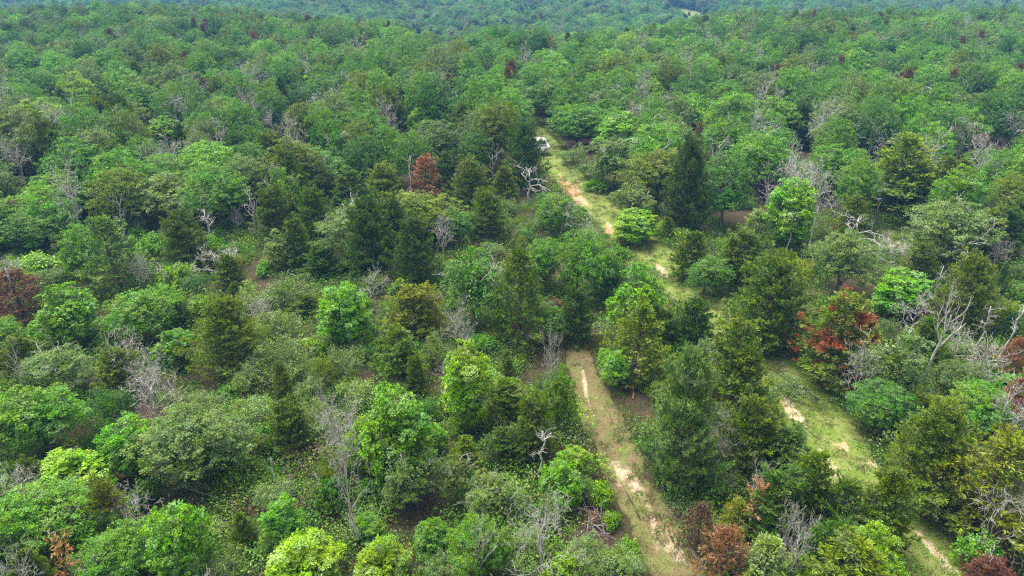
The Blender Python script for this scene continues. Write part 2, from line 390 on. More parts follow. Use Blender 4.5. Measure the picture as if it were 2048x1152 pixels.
KINDS = dict(oak=OAK, sparse=SPARSE, sap=SAP, cedar=CEDAR, bigcedar=BIGC, airy=AIRY, rust=RUST, half=HALF, shrub=SHRUB, bush=BUSH, dead=DEAD, snag=SNAG, twig=TWIG, fork=FORK)
NAMES = dict(oak='oak_tree', sparse='oak_tree', sap='oak_tree', cedar='cedar_tree', bigcedar='cedar_tree', airy='cedar_tree', rust='cedar_tree', half='cedar_tree',
             shrub='shrub', bush='shrub', dead='dead_tree', snag='dead_tree', twig='dead_tree', fork='dead_tree')
CATS = dict(oak_tree='oak tree', cedar_tree='cedar tree', shrub='shrub', dead_tree='dead tree')
GROUPS = dict(oak_tree='oaks of the woodland', cedar_tree='cedars of the woodland', shrub='shrubs of the undergrowth', dead_tree='dead trees in the woodland')

TINT = dict(
    bright=(0.104, 0.255, 0.010), lime=(0.140, 0.278, 0.007), mid=(0.084, 0.200, 0.009), deep=(0.048, 0.126, 0.009),
    blue=(0.070, 0.172, 0.017), grey=(0.108, 0.172, 0.036), pale=(0.150, 0.225, 0.046), olive=(0.098, 0.150, 0.007),
    cedar=(0.076, 0.134, 0.008), dark=(0.050, 0.106, 0.010), gold=(0.124, 0.158, 0.007), silver=(0.086, 0.156, 0.028),
    rust=(0.200, 0.096, 0.036), wine=(0.118, 0.050, 0.028), brown=(0.105, 0.068, 0.034))

rnd = random.Random(5)
PLACED = []      # x, y, radius, height
def jitter(c, a=0.12):
    k = 1+rnd.uniform(-a, a)
    return tuple(max(0.004, v*k*(1+rnd.uniform(-a*0.5, a*0.5))) for v in c)

def plant(kind, x, y, w, h, tint, label, rot=None, var=None, sink=0.0, lean=0.0):
    protos = KINDS[kind]
    pr = protos[rnd.randrange(len(protos)) if var is None else var % len(protos)]
    nm = NAMES[kind]
    r = bpy.data.objects.new(nm, None); COL.objects.link(r)
    r.empty_display_size = 0.3
    r.location = (x, y, gz(x, y)-sink)
    if kind in ('oak', 'sap', 'sparse'): lean = rnd.uniform(-0.07, 0.07)
    r.rotation_euler = (0, lean, rnd.uniform(0, 6.283) if rot is None else rot)
    sx = w/2/pr['R']; sz = h/pr['H']
    r.scale = (sx*rnd.uniform(0.96, 1.04), sx*rnd.uniform(0.96, 1.04), sz)
    r['label'] = label; r['category'] = CATS[nm]; r['group'] = GROUPS[nm]
    t = jitter(TINT[tint] if isinstance(tint, str) else tint, 0.10)
    for pn, me in pr['parts'].items():
        o = bpy.data.objects.new(pn.rstrip('0123456789'), me); COL.objects.link(o); o.parent = r
        if pn == 'crown': o['tint'] = [*t]
    PLACED.append((x, y, w/2, h))
    return r

# ------------------------------------------------------------------ setting: ground, track, path
def grid_axis(segs):
    out = []
    for a, b, st in segs:
        n = max(1, int(round((b-a)/st))); out += [a+(b-a)*i/n for i in range(n)]
    out.append(segs[-1][1]); return out
TRACK_PX = [(1915, 1190), (1885, 1152), (1795, 1050), (1700, 950), (1645, 860), (1600, 800), (1570, 765), (1500, 700), (1430, 635), (1400, 600), (1360, 560), (1318, 520), (1270, 480),
            (1225, 440), (1180, 400), (1150, 370), (1125, 342), (1108, 318), (1095, 297), (1082, 280), (1060, 258), (1045, 240)]
PATH_PX = [(1400, 1190), (1365, 1152), (1305, 1050), (1270, 980), (1235, 910), (1205, 840), (1182, 785), (1160, 730), (1150, 690), (1150, 668)]
TRACK = [ground_xy(*p) for p in TRACK_PX]; PATH = [ground_xy(*p) for p in PATH_PX]
TRACK += [(-2.5, 136), (-8, 150)]
TRACK.insert(0, (22.6, 14)); PATH.insert(0, (9.4, 15))
def poly_dist(poly, x, y):
    best = 1e9
    for (ax, ay), (bx, by) in zip(poly[:-1], poly[1:]):
        dx, dy = bx-ax, by-ay; t = max(0, min(1, ((x-ax)*dx+(y-ay)*dy)/(dx*dx+dy*dy+1e-9)))
        best = min(best, math.hypot(x-ax-t*dx, y-ay-t*dy))
    return best
CLEAR = [(*ground_xy(1800, 490), 6.0), (*ground_xy(1615, 588), 3.6), (*ground_xy(1480, 612), 2.4), (*ground_xy(1770, 560), 3.0), (*ground_xy(1930, 450), 3.0)]
def clear_d(x, y): return min(math.hypot((x-a), (y-b))/r for a, b, r in CLEAR)
FIELDS = [(116, 462, 16, 66), (-19, 204, 12, 26)]      # open meadows far off: x, y, half width, half depth
def in_field(x, y, k=1.0): return any(((x-a)/(rx*k))**2+((y-b)/(ry*k))**2 < 1 for a, b, rx, ry in FIELDS)

def sheet(name, xs, ys, mat, dz=0.0, attrs=None, keep=None):
    V = np.array([(x, y, gz(x, y)+dz) for y in ys for x in xs]); nx = len(xs)
    F = [(j*nx+i, j*nx+i+1, (j+1)*nx+i+1, (j+1)*nx+i) for j in range(len(ys)-1) for i in range(nx-1)]
    me = bpy.data.meshes.new(name); me.from_pydata(V.tolist(), [], F)
    for p in me.polygons: p.use_smooth = True
    for an, fn in (attrs or {}).items():
        at = me.attributes.new(an, 'FLOAT', 'POINT'); at.data.foreach_set('value', [fn(v[0], v[1]) for v in V])
    me.materials.append(mat); o = bpy.data.objects.new(name, me); COL.objects.link(o); o['kind'] = 'structure'
    return o

def soil_material(name, grass_a, grass_b, bare, bare2, litter=None, attr='bare', scale=1.0, attr2=None, red=None):
    m, nt = new_mat(name); L = nt.links.new
    tc = N(nt, 'ShaderNodeTexCoord')
    def noise(s, d=4, r=0.6):
        n = N(nt, 'ShaderNodeTexNoise'); n.inputs['Scale'].default_value = s; n.inputs['Detail'].default_value = d; n.inputs['Roughness'].default_value = r
        L(tc.outputs['Object'], n.inputs['Vector']); return n.outputs['Fac']
    def ramp(f, a, b):
        r = N(nt, 'ShaderNodeMapRange'); r.interpolation_type = 'SMOOTHSTEP'; r.inputs[1].default_value = a; r.inputs[2].default_value = b; L(f, r.inputs[0]); return r.outputs[0]
    def mix(f, c1, c2):
        x = N(nt, 'ShaderNodeMixRGB')
        for i, c in ((0, f), (1, c1), (2, c2)):
            if isinstance(c, tuple): x.inputs[i].default_value = (*c, 1)
            elif isinstance(c, float): x.inputs[i].default_value = c
            else: L(c, x.inputs[i])
        return x.outputs[0]
    g = mix(ramp(noise(0.8*scale), 0.38, 0.62), grass_a, grass_b)
    g = mix(ramp(noise(5*scale), 0.45, 0.75), g, tuple(v*0.55 for v in grass_a))
    b = mix(ramp(noise(2.5*scale, 6, 0.7), 0.4, 0.65), bare, bare2)
    if red:
        ar = N(nt, 'ShaderNodeAttribute', attribute_name='red'); b = mix(ar.outputs['Fac'], b, red)
    a = N(nt, 'ShaderNodeAttribute', attribute_name=attr)
    s = N(nt, 'ShaderNodeMath', operation='ADD'); L(a.outputs['Fac'], s.inputs[0])
    sub = N(nt, 'ShaderNodeMath', operation='MULTIPLY_ADD'); L(noise(1.6*scale, 7, 0.72), sub.inputs[0]); sub.inputs[1].default_value = 1.5; sub.inputs[2].default_value = -0.75
    L(sub.outputs[0], s.inputs[1])
    col = mix(ramp(s.outputs[0], 0.36, 0.80), g, b)
    p = N(nt, 'ShaderNodeBsdfPrincipled'); p.inputs['Roughness'].default_value = 0.95; p.inputs['Specular IOR Level'].default_value = 0.1
    L(col, p.inputs['Base Color'])
    bp = N(nt, 'ShaderNodeBump'); bp.inputs['Strength'].default_value = 0.7; bp.inputs['Distance'].default_value = 0.08
    L(noise(9*scale, 6, 0.7), bp.inputs['Height']); L(bp.outputs[0], p.inputs['Normal'])
    out = N(nt, 'ShaderNodeOutputMaterial'); L(p.outputs[0], out.inputs[0])
    return m
M_GROUND = soil_material('leaf_litter_floor', (0.052, 0.034, 0.022), (0.036, 0.032, 0.015), (0.095, 0.130, 0.022), (0.130, 0.120, 0.042), attr='grassy', scale=0.8)
M_TRACK = soil_material('grassy_track', (0.098, 0.142, 0.022), (0.145, 0.155, 0.045), (0.36, 0.27, 0.17), (0.44, 0.36, 0.25), red=(0.36, 0.19, 0.105))
M_PATH = soil_material('sandy_path', (0.105, 0.110, 0.034), (0.120, 0.085, 0.045), (0.33, 0.265, 0.185), (0.21, 0.155, 0.10), red=(0.31, 0.17, 0.095))

xs = grid_axis([(-700, -120, 20), (-120, -60, 5), (-60, 60, 1.5), (60, 120, 5), (120, 700, 20)])
ys = grid_axis([(-60, 10, 10), (10, 120, 1.5), (120, 200, 4), (200, 690, 8), (690, 900, 30)])
def grassy(x, y):
    v = max(0, 1.25-clear_d(x, y))*1.1
    if in_field(x, y, 1.1): v = 1.2
    t = poly_dist(TRACK, x, y) if y < 160 and abs(x) < 60 else 99
    return max(v, 0.75-(t-2)*0.22 if t < 6 else 0, 0.22)
sheet('ground', xs, ys, M_GROUND, 0.0, dict(grassy=grassy))

def ribbon(name, poly, halfw, mat, dz, blobs, reds, rut=0.0, n_across=18, step=0.35, ragged=0.5, rutoff=0.85):
    # resample smoothly
    P = np.array(poly); d = np.concatenate([[0], np.cumsum(np.linalg.norm(np.diff(P, axis=0), axis=1))])
    s = np.arange(0, d[-1], step); X = np.interp(s, d, P[:, 0]); Y = np.interp(s, d, P[:, 1])
    k = np.ones(15)/15; X = np.convolve(np.pad(X, 7, 'edge'), k, 'valid'); Y = np.convolve(np.pad(Y, 7, 'edge'), k, 'valid')
    T = np.stack([np.gradient(X), np.gradient(Y)], 1); T /= np.linalg.norm(T, axis=1, keepdims=True)
    V, bare, red = [], [], []
    for i in range(len(X)):
        nx, ny = T[i, 1], -T[i, 0]
        for j in range(n_across):
            u = j/(n_across-1)*2-1
            rag = ragged*mnoise.noise(Vector((s[i]*0.35, 5*np.sign(u), 1.0))) + ragged*0.5*mnoise.noise(Vector((s[i]*1.3, 9*np.sign(u), 2.0)))
            hw = halfw(Y[i]) if callable(halfw) else halfw
            off = u*(hw+rag); x, y = X[i]+nx*off, Y[i]+ny*off
            edge = max(0, 1-(1-abs(u))/0.15)
            rutd = min(abs(off-rutoff), abs(off+rutoff)); dip = 0.05*math.exp(-(rutd/0.25)**2)*(1 if rut else 0)
            z = gz(x, y)+dz - dip - edge*0.03*(1 if j in (0, n_across-1) else 0)*1.5
            b = rut*math.exp(-(rutd/0.28)**2) + sum(w*math.exp(-(((x-cx)/rx)**2+((y-cy)/ry)**2)) for cx, cy, rx, ry, w in blobs) - 0.25*edge
            V.append((x, y, z)); bare.append(b)
            red.append(min(1, sum(w*math.exp(-(((x-cx)/rx)**2+((y-cy)/ry)**2)) for cx, cy, rx, ry, w in reds)))
    na = n_across
    F = [(i*na+j, i*na+j+1, (i+1)*na+j+1, (i+1)*na+j) for i in range(len(X)-1) for j in range(na-1)]
    me = bpy.data.meshes.new(name); me.from_pydata(V, [], F)
    for p in me.polygons: p.use_smooth = True
    for an, dat in (('bare', bare), ('red', red)):
        at = me.attributes.new(an, 'FLOAT', 'POINT'); at.data.foreach_set('value', dat)
    me.materials.append(mat); o = bpy.data.objects.new(name, me); COL.objects.link(o); o['kind'] = 'structure'
    return o
def blob(px, py, rx, ry, w): return (*ground_xy(px, py), rx, ry, w)
ribbon('grass_track', TRACK, 2.3, M_TRACK, 0.05,
       [blob(1580, 822, 0.6, 1.6, .9), blob(1150, 392, 1.3, 5.5, .85), blob(1118, 372, 1.0, 3.5, .6), blob(1220, 468, 0.9, 3.0, .9), blob(1240, 490, .6, 1.6, .8), blob(1325, 545, .6, 1.6, .7), blob(1345, 600, .5, 1.2, .6),
        blob(1685, 895, .35, .3, .8), blob(1745, 930, .6, .5, .6), blob(1690, 940, .8, 1.2, .3), blob(1870, 1110, 1.0, 1.6, .4), blob(1660, 880, .3, 2.5, .35)],
       [blob(1150, 395, 2, 8, 1.0), blob(1220, 465, 1.5, 4, .9), blob(1685, 895, .6, .6, 1), blob(1118, 372, 1.5, 4, .9)], rut=0.42)
ribbon('sandy_path', PATH, lambda y: 1.35 if y < 36 else 1.35-0.05*(y-36), M_PATH, 0.05,
       [blob(1235, 945, .75, 1.7, .6), blob(1270, 975, .45, 1.2, .6), blob(1330, 1080, .7, 1.6, .55), blob(1360, 1110, .4, 1.2, .6), blob(1300, 1030, .25, 1.8, .6), blob(1170, 770, .22, 3.2, .75), blob(1195, 865, .6, 1.0, .35)],
       [blob(1215, 955, .9, .7, .5), blob(1330, 1060, .8, .9, .5)], rut=0.10, rutoff=0.55)

# ------------------------------------------------------------------ trees and shrubs one can single out in the photograph
# kind, x of the crown, y of its top, width, y of its foot (photo pixels), tint, label, [short name as landmark]
HAND = [
 # --- left middle
 ('airy', 212, 441, 122, 600, 'silver', 'tall airy grey-green cedar with a dark straight trunk showing through', 'the tall airy grey-green cedar'),
 ('oak', 148, 452, 85, 585, 'bright', 'bright green oak tucked against the tall airy grey-green cedar'),
 ('cedar', 357, 428, 98, 540, 'cedar', 'dense olive cedar cone standing beside a bare grey snag', 'the dense olive cedar cone'),
 ('cedar', 622, 378, 88, 495, 'cedar', 'broad olive cedar, right one of a touching pair by grey dead branches'),
 ('cedar', 545, 380, 72, 490, 'cedar', 'slimmer olive cedar of a touching pair, next to a bleached dead tree'),
 ('sap', 555, 462, 58, 552, 'pale', 'slender pale yellow-green sapling with thin see-through foliage', 'the slender pale sapling'),
 ('cedar', 588, 440, 68, 545, 'cedar', 'pointed cedar with a long thin leader behind the slender pale sapling'),
 ('sap', 125, 566, 128, 705, 'bright', 'large vivid green oak with leaves down to the ground, by a wine-red dead cedar', 'the large vivid green oak'),
 ('oak', 270, 582, 138, 705, 'mid', 'spreading mid-green oak beside the large vivid green oak'),
 ('cedar', 450, 602, 152, 765, 'olive', 'big broad olive-brown cedar rising over grey-green shrubs', 'the big broad olive-brown cedar'),
 ('cedar', 347, 612, 62, 672, 'dark', 'small dark cedar under the spreading mid-green oak'),
 ('cedar', 455, 512, 56, 580, 'olive', 'small olive cedar above pale dead brush'),
 ('cedar', 468, 567, 38, 610, 'dark', 'tiny dark cedar beside a short grey stub'),
 ('rust', 22, 548, 112, 645, 'wine', 'wine-red dead cedar with a bleached snag standing in it', 'the wine-red dead cedar'),
 ('oak', 30, 425, 95, 515, 'blue', 'bluish green oak at the edge of a dark hollow'),
 ('sparse', 95, 415, 92, 505, 'blue', 'leaning bluish oak with grey twigs along one side, above a dark hollow'),
 ('sparse', 105, 685, 132, 800, 'grey', 'light grey-green oak with lichen-grey twigs below the large vivid green oak'),
 ('cedar', 38, 680, 84, 770, 'olive', 'olive cedar behind a forked bleached snag'),
 ('oak', 8, 640, 80, 720, 'mid', 'mid-green oak next to the olive cedar and forked snag'),
 ('sap', 345, 660, 80, 728, 'mid', 'low leafy oak beside a patch of tan bare soil'),
 ('cedar', 230, 700, 90, 800, 'olive', 'squat olive cedar half covered by a dead grey twiggy crown'),
 ('shrub', 510, 562, 85, 640, 'pale', 'pale yellowish shrub at the top of the grey-green thicket'),
 ('shrub', 575, 548, 105, 625, 'grey', 'rounded dusty grey-green shrub near the slender pale sapling'),
 ('shrub', 555, 612, 100, 690, 'grey', 'grey-green shrub in the middle of the thicket beside the big olive-brown cedar'),
 ('shrub', 565, 675, 130, 770, 'grey', 'wide grey-green shrub mound, largest of the thicket'),
 ('shrub', 632, 705, 90, 790, 'olive', 'olive-tinged rounded shrub at the thicket edge', 'the olive-tinged rounded shrub'),
 ('shrub', 685, 690, 95, 775, 'grey', 'dense grey-green shrub below the glossy green tree'),
 ('shrub', 500, 720, 100, 800, 'grey', 'grey-green shrub between the big olive-brown cedar and the wide mound'),
 ('sap', 403, 592, 62, 655, 'lime', 'small yellow-green bush-like oak against the big olive-brown cedar'),
 ('cedar', 610, 590, 66, 640, 'cedar', 'small dark-olive cedar wedged in grey-green shrubs'),
 ('sap', 690, 560, 125, 705, 'bright', 'glossy bright green tree with a full rounded crown above grey-green shrubs', 'the glossy bright green tree'),
 ('bush', 190, 480, 80, 545, 'lime', 'yellow-green bush in the gap behind the tall airy cedar'),
 ('bush', 70, 505, 90, 560, 'lime', 'yellow-green bush beside the wine-red dead cedar'),
 ('shrub', 95, 535, 75, 575, 'grey', 'low grey-green shrub behind the wine-red dead cedar'),
 ('bush', 345, 520, 80, 580, 'lime', 'yellow-green bush around a charred leaning stub'),
 ('bush', 300, 465, 70, 520, 'bright', 'fresh green bush left beside the dense olive cedar cone'),
 ('bush', 420, 470, 60, 520, 'bright', 'light green bush at the foot of a bare grey snag'),
 ('cedar', 640, 495, 70, 560, 'dark', 'short dark cedar near the slender pale sapling'),
 # --- centre
 ('cedar', 731, 405, 112, 560, 'dark', 'tall dark green cedar, left one of the big dark pair', 'the big dark cedar pair'),
 ('cedar', 827, 438, 104, 585, 'dark', 'dark cedar with an olive streaked leader, right one of the big dark pair'),
 ('cedar', 782, 402, 76, 520, 'cedar', 'paler cedar standing behind the big dark cedar pair'),
 ('cedar', 975, 388, 98, 492, 'cedar', 'broad green cedar with layered sprays near the dead gnarled oak'),
 ('oak', 905, 412, 72, 500, 'blue', 'bluish green oak between two cedars, with dead grey twigs below'),
 ('oak', 1115, 385, 88, 480, 'mid', 'domed green oak with bleached dead limbs in front, at the track edge', 'the domed oak with bleached limbs'),
 ('sap', 1270, 420, 100, 498, 'lime', 'light yellow-green tree leaning over the grassy track', 'the yellow-green tree over the track'),
 ('oak', 1160, 455, 128, 605, 'mid', 'big rounded green oak with clustered leaves, between track and dark oaks'),
 ('oak', 1092, 472, 78, 590, 'mid', 'smaller green oak merged into the side of the big rounded oak'),
 ('oak', 1222, 503, 80, 610, 'deep', 'deep green narrow oak beside the grassy track'),
 ('sparse', 945, 482, 142, 672, 'blue', 'tall blue-green oak with pale dead twigs in its top and a dark trunk', 'the tall blue-green oak'),
 ('airy', 1040, 500, 128, 705, 'cedar', 'tall dark olive cedar with ragged open branches and one orange spray', 'the ragged dark olive cedar'),
 ('oak', 1098, 610, 80, 700, 'blue', 'grey-blue small oak at the flank of the ragged dark olive cedar'),
 ('sap', 1285, 525, 122, 690, 'bright', 'vivid light green feathery tree leaning to the grassy track', 'the vivid feathery green tree'),
 ('airy', 1283, 610, 125, 775, 'olive', 'grey-olive cedar in front of the vivid feathery green tree', 'the grey-olive cedar'),
 ('cedar', 1152, 580, 74, 692, 'dark', 'slim dark cedar at the shaded head of the sandy path'),
 ('sparse', 1225, 690, 80, 785, 'bright', 'thin bright green oak with grey crooked branches against dark cedar'),
 ('cedar', 825, 582, 110, 692, 'gold', 'golden-olive cedar below the big dark cedar pair', 'the golden-olive cedar'),
 ('cedar', 795, 658, 102, 775, 'cedar', 'mid-olive cedar in front of the golden-olive cedar'),
 ('shrub', 880, 668, 80, 745, 'grey', 'mixed grey-green shrub with a slim grey stub beside it'),
 ('sap', 920, 685, 125, 882, 'lime', 'tall light yellow-green oak standing over tan ground by a dark trunk', 'the tall light yellow-green oak'),
 ('sap', 1118, 728, 70, 875, 'lime', 'narrow lime-green sapling with a dead grey top, beside the sandy path', 'the narrow lime sapling'),
 ('cedar', 1015, 760, 100, 850, 'cedar', 'dark olive cedar between two lime-green trees'),
 ('cedar', 1065, 805, 88, 935, 'cedar', 'green cedar with upswept sprays behind a crooked grey snag'),
 ('cedar', 1010, 860, 100, 950, 'dark', 'shaded dark cedar behind sparse grey-twigged oaks'),
 ('cedar', 930, 875, 66, 955, 'olive', 'small olive cedar below the tall light yellow-green oak'),
 ('sap', 790, 770, 172, 1005, 'bright', 'large bright green oak with glossy clustered leaves, near the lichened dead tree', 'the large glossy bright oak'),
 ('sap', 725, 830, 85, 960, 'lime', 'yellower arm-like young oak joined to the large glossy bright oak'),
 ('sap', 860, 850, 70, 930, 'bright', 'low bright oak shoot at the foot of the large glossy bright oak'),
 ('sparse', 830, 905, 110, 1045, 'grey', 'sparse light green oak with many crooked grey twigs'),
 ('sparse', 912, 900, 84, 1030, 'grey', 'thin upright oak with a pale trunk and scattered leaf tufts'),
 ('sparse', 985, 950, 125, 1070, 'grey', 'spreading sparse oak with leaf tufts on grey twigs'),
 ('sap', 1150, 900, 78, 985, 'lime', 'yellow-green leafy shrub-oak at the edge of the sandy path'),
 ('sap', 1120, 922, 92, 1025, 'bright', 'rounded light green oak next to the brush pile', 'the rounded light green oak'),
 ('bush', 1200, 965, 55, 1015, 'lime', 'yellow-green vine bush on the sandy path edge'),
 ('shrub', 1165, 955, 60, 1010, 'grey', 'grey-green shrub between the rounded light green oak and the path'),
 ('bush', 1222, 1030, 40, 1060, 'lime', 'small lime bush beside the brush pile'),
 ('bush', 1258, 1080, 50, 1120, 'lime', 'low lime bush at the sandy path below the brush pile'),
 ('shrub', 1170, 1085, 110, 1152, 'grey', 'pale grey-green shrub in front of the brush pile'),
 ('shrub', 1245, 1105, 100, 1165, 'grey', 'low grey-green shrub between brush pile and sandy ruts'),
 ('oak', 960, 1045, 128, 1185, 'mid', 'green oak behind the bare forked trunk'),
 ('sap', 860, 1045, 85, 1130, 'mid', 'young mid-green oak on brown leaf litter near the bare forked trunk'),
 ('sap', 735, 1035, 75, 1100, 'mid', 'small mid-green oak beside the lichened dead tree foot'),
 ('sap', 745, 1082, 120, 1200, 'lime', 'yellow-green bushy oak below the lichened dead tree'),
 ('shrub', 905, 790, 60, 840, 'brown', 'brownish dry shrub by the tall light yellow-green oak'),
 ('cedar', 1330, 620, 60, 700, 'cedar', 'small cedar beside the grassy track behind the grey-olive cedar'),
 # --- right
 ('cedar', 1380, 290, 100, 470, 'dark', 'tall dark spire-shaped cedar among oaks above the track', 'the tall dark spire cedar'),
 ('oak', 1458, 304, 112, 465, 'blue', 'broad bluish oak beside the tall dark spire cedar'),
 ('sap', 1602, 350, 122, 512, 'bright', 'vivid green full oak with two bare grey trunks in front', 'the vivid green oak with bare trunks'),
 ('airy', 1712, 390, 74, 475, 'olive', 'olive pointed cedar behind a sprawling bleached dead tree'),
 ('oak', 1690, 462, 118, 602, 'grey', 'round-headed grey-green oak with a dark underside, by the small clearing', 'the round-headed grey-green oak'),
 ('oak', 1925, 403, 182, 560, 'grey', 'wide spreading grey-green oak at the edge of the small clearing', 'the wide spreading grey-green oak'),
 ('cedar', 1388, 465, 80, 568, 'cedar', 'leafy green cedar at the bend beside the grassy track'),
 ('oak', 1417, 508, 86, 598, 'blue', 'small rounded blue-green oak between two cedars at the track', 'the small blue-green oak'),
 ('cedar', 1490, 465, 98, 582, 'cedar', 'dense cedar next to the small blue-green oak'),
 ('airy', 1515, 420, 62, 500, 'pale', 'pale greyish dying cedar with bare ribs'),
 ('cedar', 1552, 528, 158, 720, 'cedar', 'huge broad cedar with a bare dark leader, beside the grassy track', 'the huge broad cedar'),
 ('half', 1690, 598, 172, 785, 'olive', 'cedar half rust-red and half green, beside the grassy track', 'the half rust-red cedar'),
 ('sap', 1812, 540, 122, 645, 'bright', 'light green oak in front of dead grey limbs, near the half rust-red cedar'),
 ('cedar', 1950, 517, 128, 675, 'olive', 'yellow-olive pointed cedar behind the big white snag', 'the yellow-olive pointed cedar'),
 ('cedar', 1845, 490, 62, 575, 'cedar', 'small pointed cedar below the wide spreading grey-green oak'),
 ('cedar', 1858, 635, 84, 745, 'cedar', 'cedar standing behind the trunk of the big white snag'),
 ('sparse', 1790, 645, 142, 830, 'grey', 'pale grey-green oak with dead twigs in front of the half rust-red cedar', 'the pale grey-green oak'),
 ('oak', 1945, 728, 90, 808, 'grey', 'grey-green oak at the foot of the big white snag'),
 ('oak', 1950, 765, 125, 890, 'mid', 'bright mid-green oak beyond the broad layered cedar'),
 ('cedar', 1388, 605, 78, 715, 'dark', 'narrow dark cedar overhanging the grassy track'),
 ('cedar', 1480, 650, 132, 830, 'olive', 'soft olive cedar with a feathery top on the strip between track and path'),
 ('cedar', 1382, 705, 168, 995, 'silver', 'very large blue-grey green cedar on the strip between track and path', 'the very large blue-grey cedar'),
 ('cedar', 1508, 805, 118, 985, 'olive', 'bright olive cedar joined to the very large blue-grey cedar'),
 ('cedar', 1575, 862, 122, 1010, 'silver', 'silvery green cedar leaning to the grassy track'),
 ('cedar', 1624, 908, 104, 1080, 'olive', 'olive cedar with brown tips before the silvery green cedar'),
 ('cedar', 1560, 960, 130, 1110, 'dark', 'dark green cedar behind an orange dead sprig'),
 ('cedar', 1690, 962, 115, 1110, 'cedar', 'cedar in the row closing off the grassy track'),
 ('cedar', 1785, 943, 130, 1130, 'cedar', 'pointed green cedar at the end of the row beside the grassy track'),
 ('cedar', 1670, 1060, 120, 1190, 'dark', 'dark cedar behind the lime oak crown'),
 ('sap', 1745, 1042, 130, 1190, 'lime', 'lime-green oak crown mixed into olive cedars', 'the lime oak crown'),
 ('airy', 1710, 1085, 200, 1260, 'olive', 'wide pale olive cedar in front of the lime oak crown'),
 ('airy', 1540, 1078, 105, 1195, 'pale', 'pale yellowish cedar beside the rusty red dead cedar'),
 ('airy', 1477, 1003, 80, 1090, 'gold', 'thin golden cedar at the foot of the very large blue-grey cedar'),
 ('rust', 1455, 1062, 108, 1175, 'rust', 'rusty red dead cedar bush beside the sandy path', 'the rusty red dead cedar bush'),
 ('rust', 1403, 1012, 66, 1110, 'brown', 'brown dried cedar with bare twigs by the sandy path'),
 ('cedar', 1885, 812, 192, 1035, 'cedar', 'broad layered green cedar beside the grassy track', 'the broad layered cedar'),
 ('airy', 2012, 882, 210, 1110, 'gold', 'yellow-olive cedar with grey dead twigs hanging in it', 'the yellow-olive cedar with dead twigs'),
 ('oak', 1775, 775, 120, 890, 'blue', 'blue-green oak beside the half rust-red cedar and dry brush'),
 ('cedar', 1845, 790, 85, 880, 'cedar', 'small cedar behind the broad layered cedar'),
 ('rust', 1985, 1118, 90, 1185, 'wine', 'dark red dead brushy cedar below the yellow-olive cedar'),
 ('rust', 2035, 680, 60, 760, 'rust', 'rust-red dead cedar near the grey broken snags'),
 ('rust', 2040, 760, 70, 840, 'rust', 'orange-red dead cedar behind pale dead limbs'),
 ('bush', 1962, 1070, 80, 1140, 'bright', 'green bush beside the end of the grassy track'),
 ('shrub', 1590, 760, 90, 800, 'grey', 'low grey-green shrub between the huge broad cedar and the grassy track'),
 ('shrub', 1640, 480, 70, 540, 'pale', 'pale shrub beside the round-headed grey-green oak'),
 ('shrub', 1605, 512, 70, 565, 'gold', 'golden dry shrub by the round-headed grey-green oak'),
 ('shrub', 1780, 520, 80, 580, 'grey', 'grey twiggy shrub in the small clearing'),
 ('cedar', 2010, 420, 90, 520, 'dark', 'dark cedar behind the wide spreading grey-green oak'),
 ('cedar', 1985, 420, 80, 530, 'olive', 'olive cedar top beside the wide spreading grey-green oak'),
 ('oak', 1820, 330, 150, 440, 'deep', 'dark broad oak above the small clearing'),
 ('airy', 1815, 275, 170, 440, 'olive', 'broad brownish olive cedar mass above the small clearing', 'the broad brownish cedar mass'),
 ('oak', 1670, 290, 140, 410, 'mid', 'full mid-green oak above the vivid green oak with bare trunks'),
 ('oak', 2025, 610, 70, 680, 'deep', 'dark oak behind the broken grey snags'),
 # --- left bottom
 ('oak', 365, 835, 205, 1015, 'grey', 'large domed grey-green oak over brown leaf litter', 'the large domed grey-green oak'),
 ('sap', 245, 828, 112, 960, 'bright', 'bright green oak behind the large domed grey-green oak'),
 ('sap', 130, 905, 160, 1020, 'lime', 'yellow-green oak with a spread crown next to the large domed oak'),
 ('oak', 60, 770, 180, 930, 'mid', 'wide mid-green oak with grey dead twigs, beside pale dead limbs', 'the wide mid-green oak'),
 ('oak', 85, 985, 195, 1140, 'mid', 'large mid-green oak beside a patch of bare pinkish soil', 'the large mid-green oak by bare soil'),
 ('sap', 350, 1000, 130, 1190, 'bright', 'vivid green young oak with big glossy leaves before the large domed oak', 'the vivid young oak'),
 ('oak', 215, 1075, 170, 1210, 'mid', 'green oak with dry orange sprigs beside the vivid young oak'),
 ('sap', 558, 995, 96, 1115, 'bright', 'small vivid green oak standing on brown leaf litter', 'the small vivid oak'),
 ('sap', 588, 1078, 170, 1210, 'lime', 'yellow-green domed oak below the small vivid oak'),
 ('cedar', 567, 808, 98, 922, 'cedar', 'dense dark olive cedar ball among grey-green shrubs', 'the dense dark cedar ball'),
 ('cedar', 480, 1028, 56, 1105, 'cedar', 'small dark cedar on brown leaf litter beside the vivid young oak'),
 ('cedar', 205, 972, 78, 1090, 'gold', 'olive-gold cedar poking through green oaks'),
 ('shrub', 500, 788, 105, 870, 'pale', 'pale yellow-green shrub behind the dense dark cedar ball'),
 ('shrub', 480, 860, 80, 930, 'grey', 'grey-green shrub beside the dense dark cedar ball'),
 ('shrub', 450, 1098, 95, 1165, 'grey', 'grey-green shrub below the small dark cedar on leaf litter'),
 ('shrub', 625, 800, 95, 880, 'pale', 'pale shrub between the dense dark cedar ball and the lichened dead tree'),
 ('shrub', 545, 965, 90, 1010, 'grey', 'low grey-green shrub around a broken grey stump'),
 ('bush', 655, 955, 90, 1030, 'deep', 'deep green leafy bush beside the lichened dead tree', ),
 ('shrub', 400, 780, 110, 850, 'grey', 'grey-green shrub below tangled dead branches'),
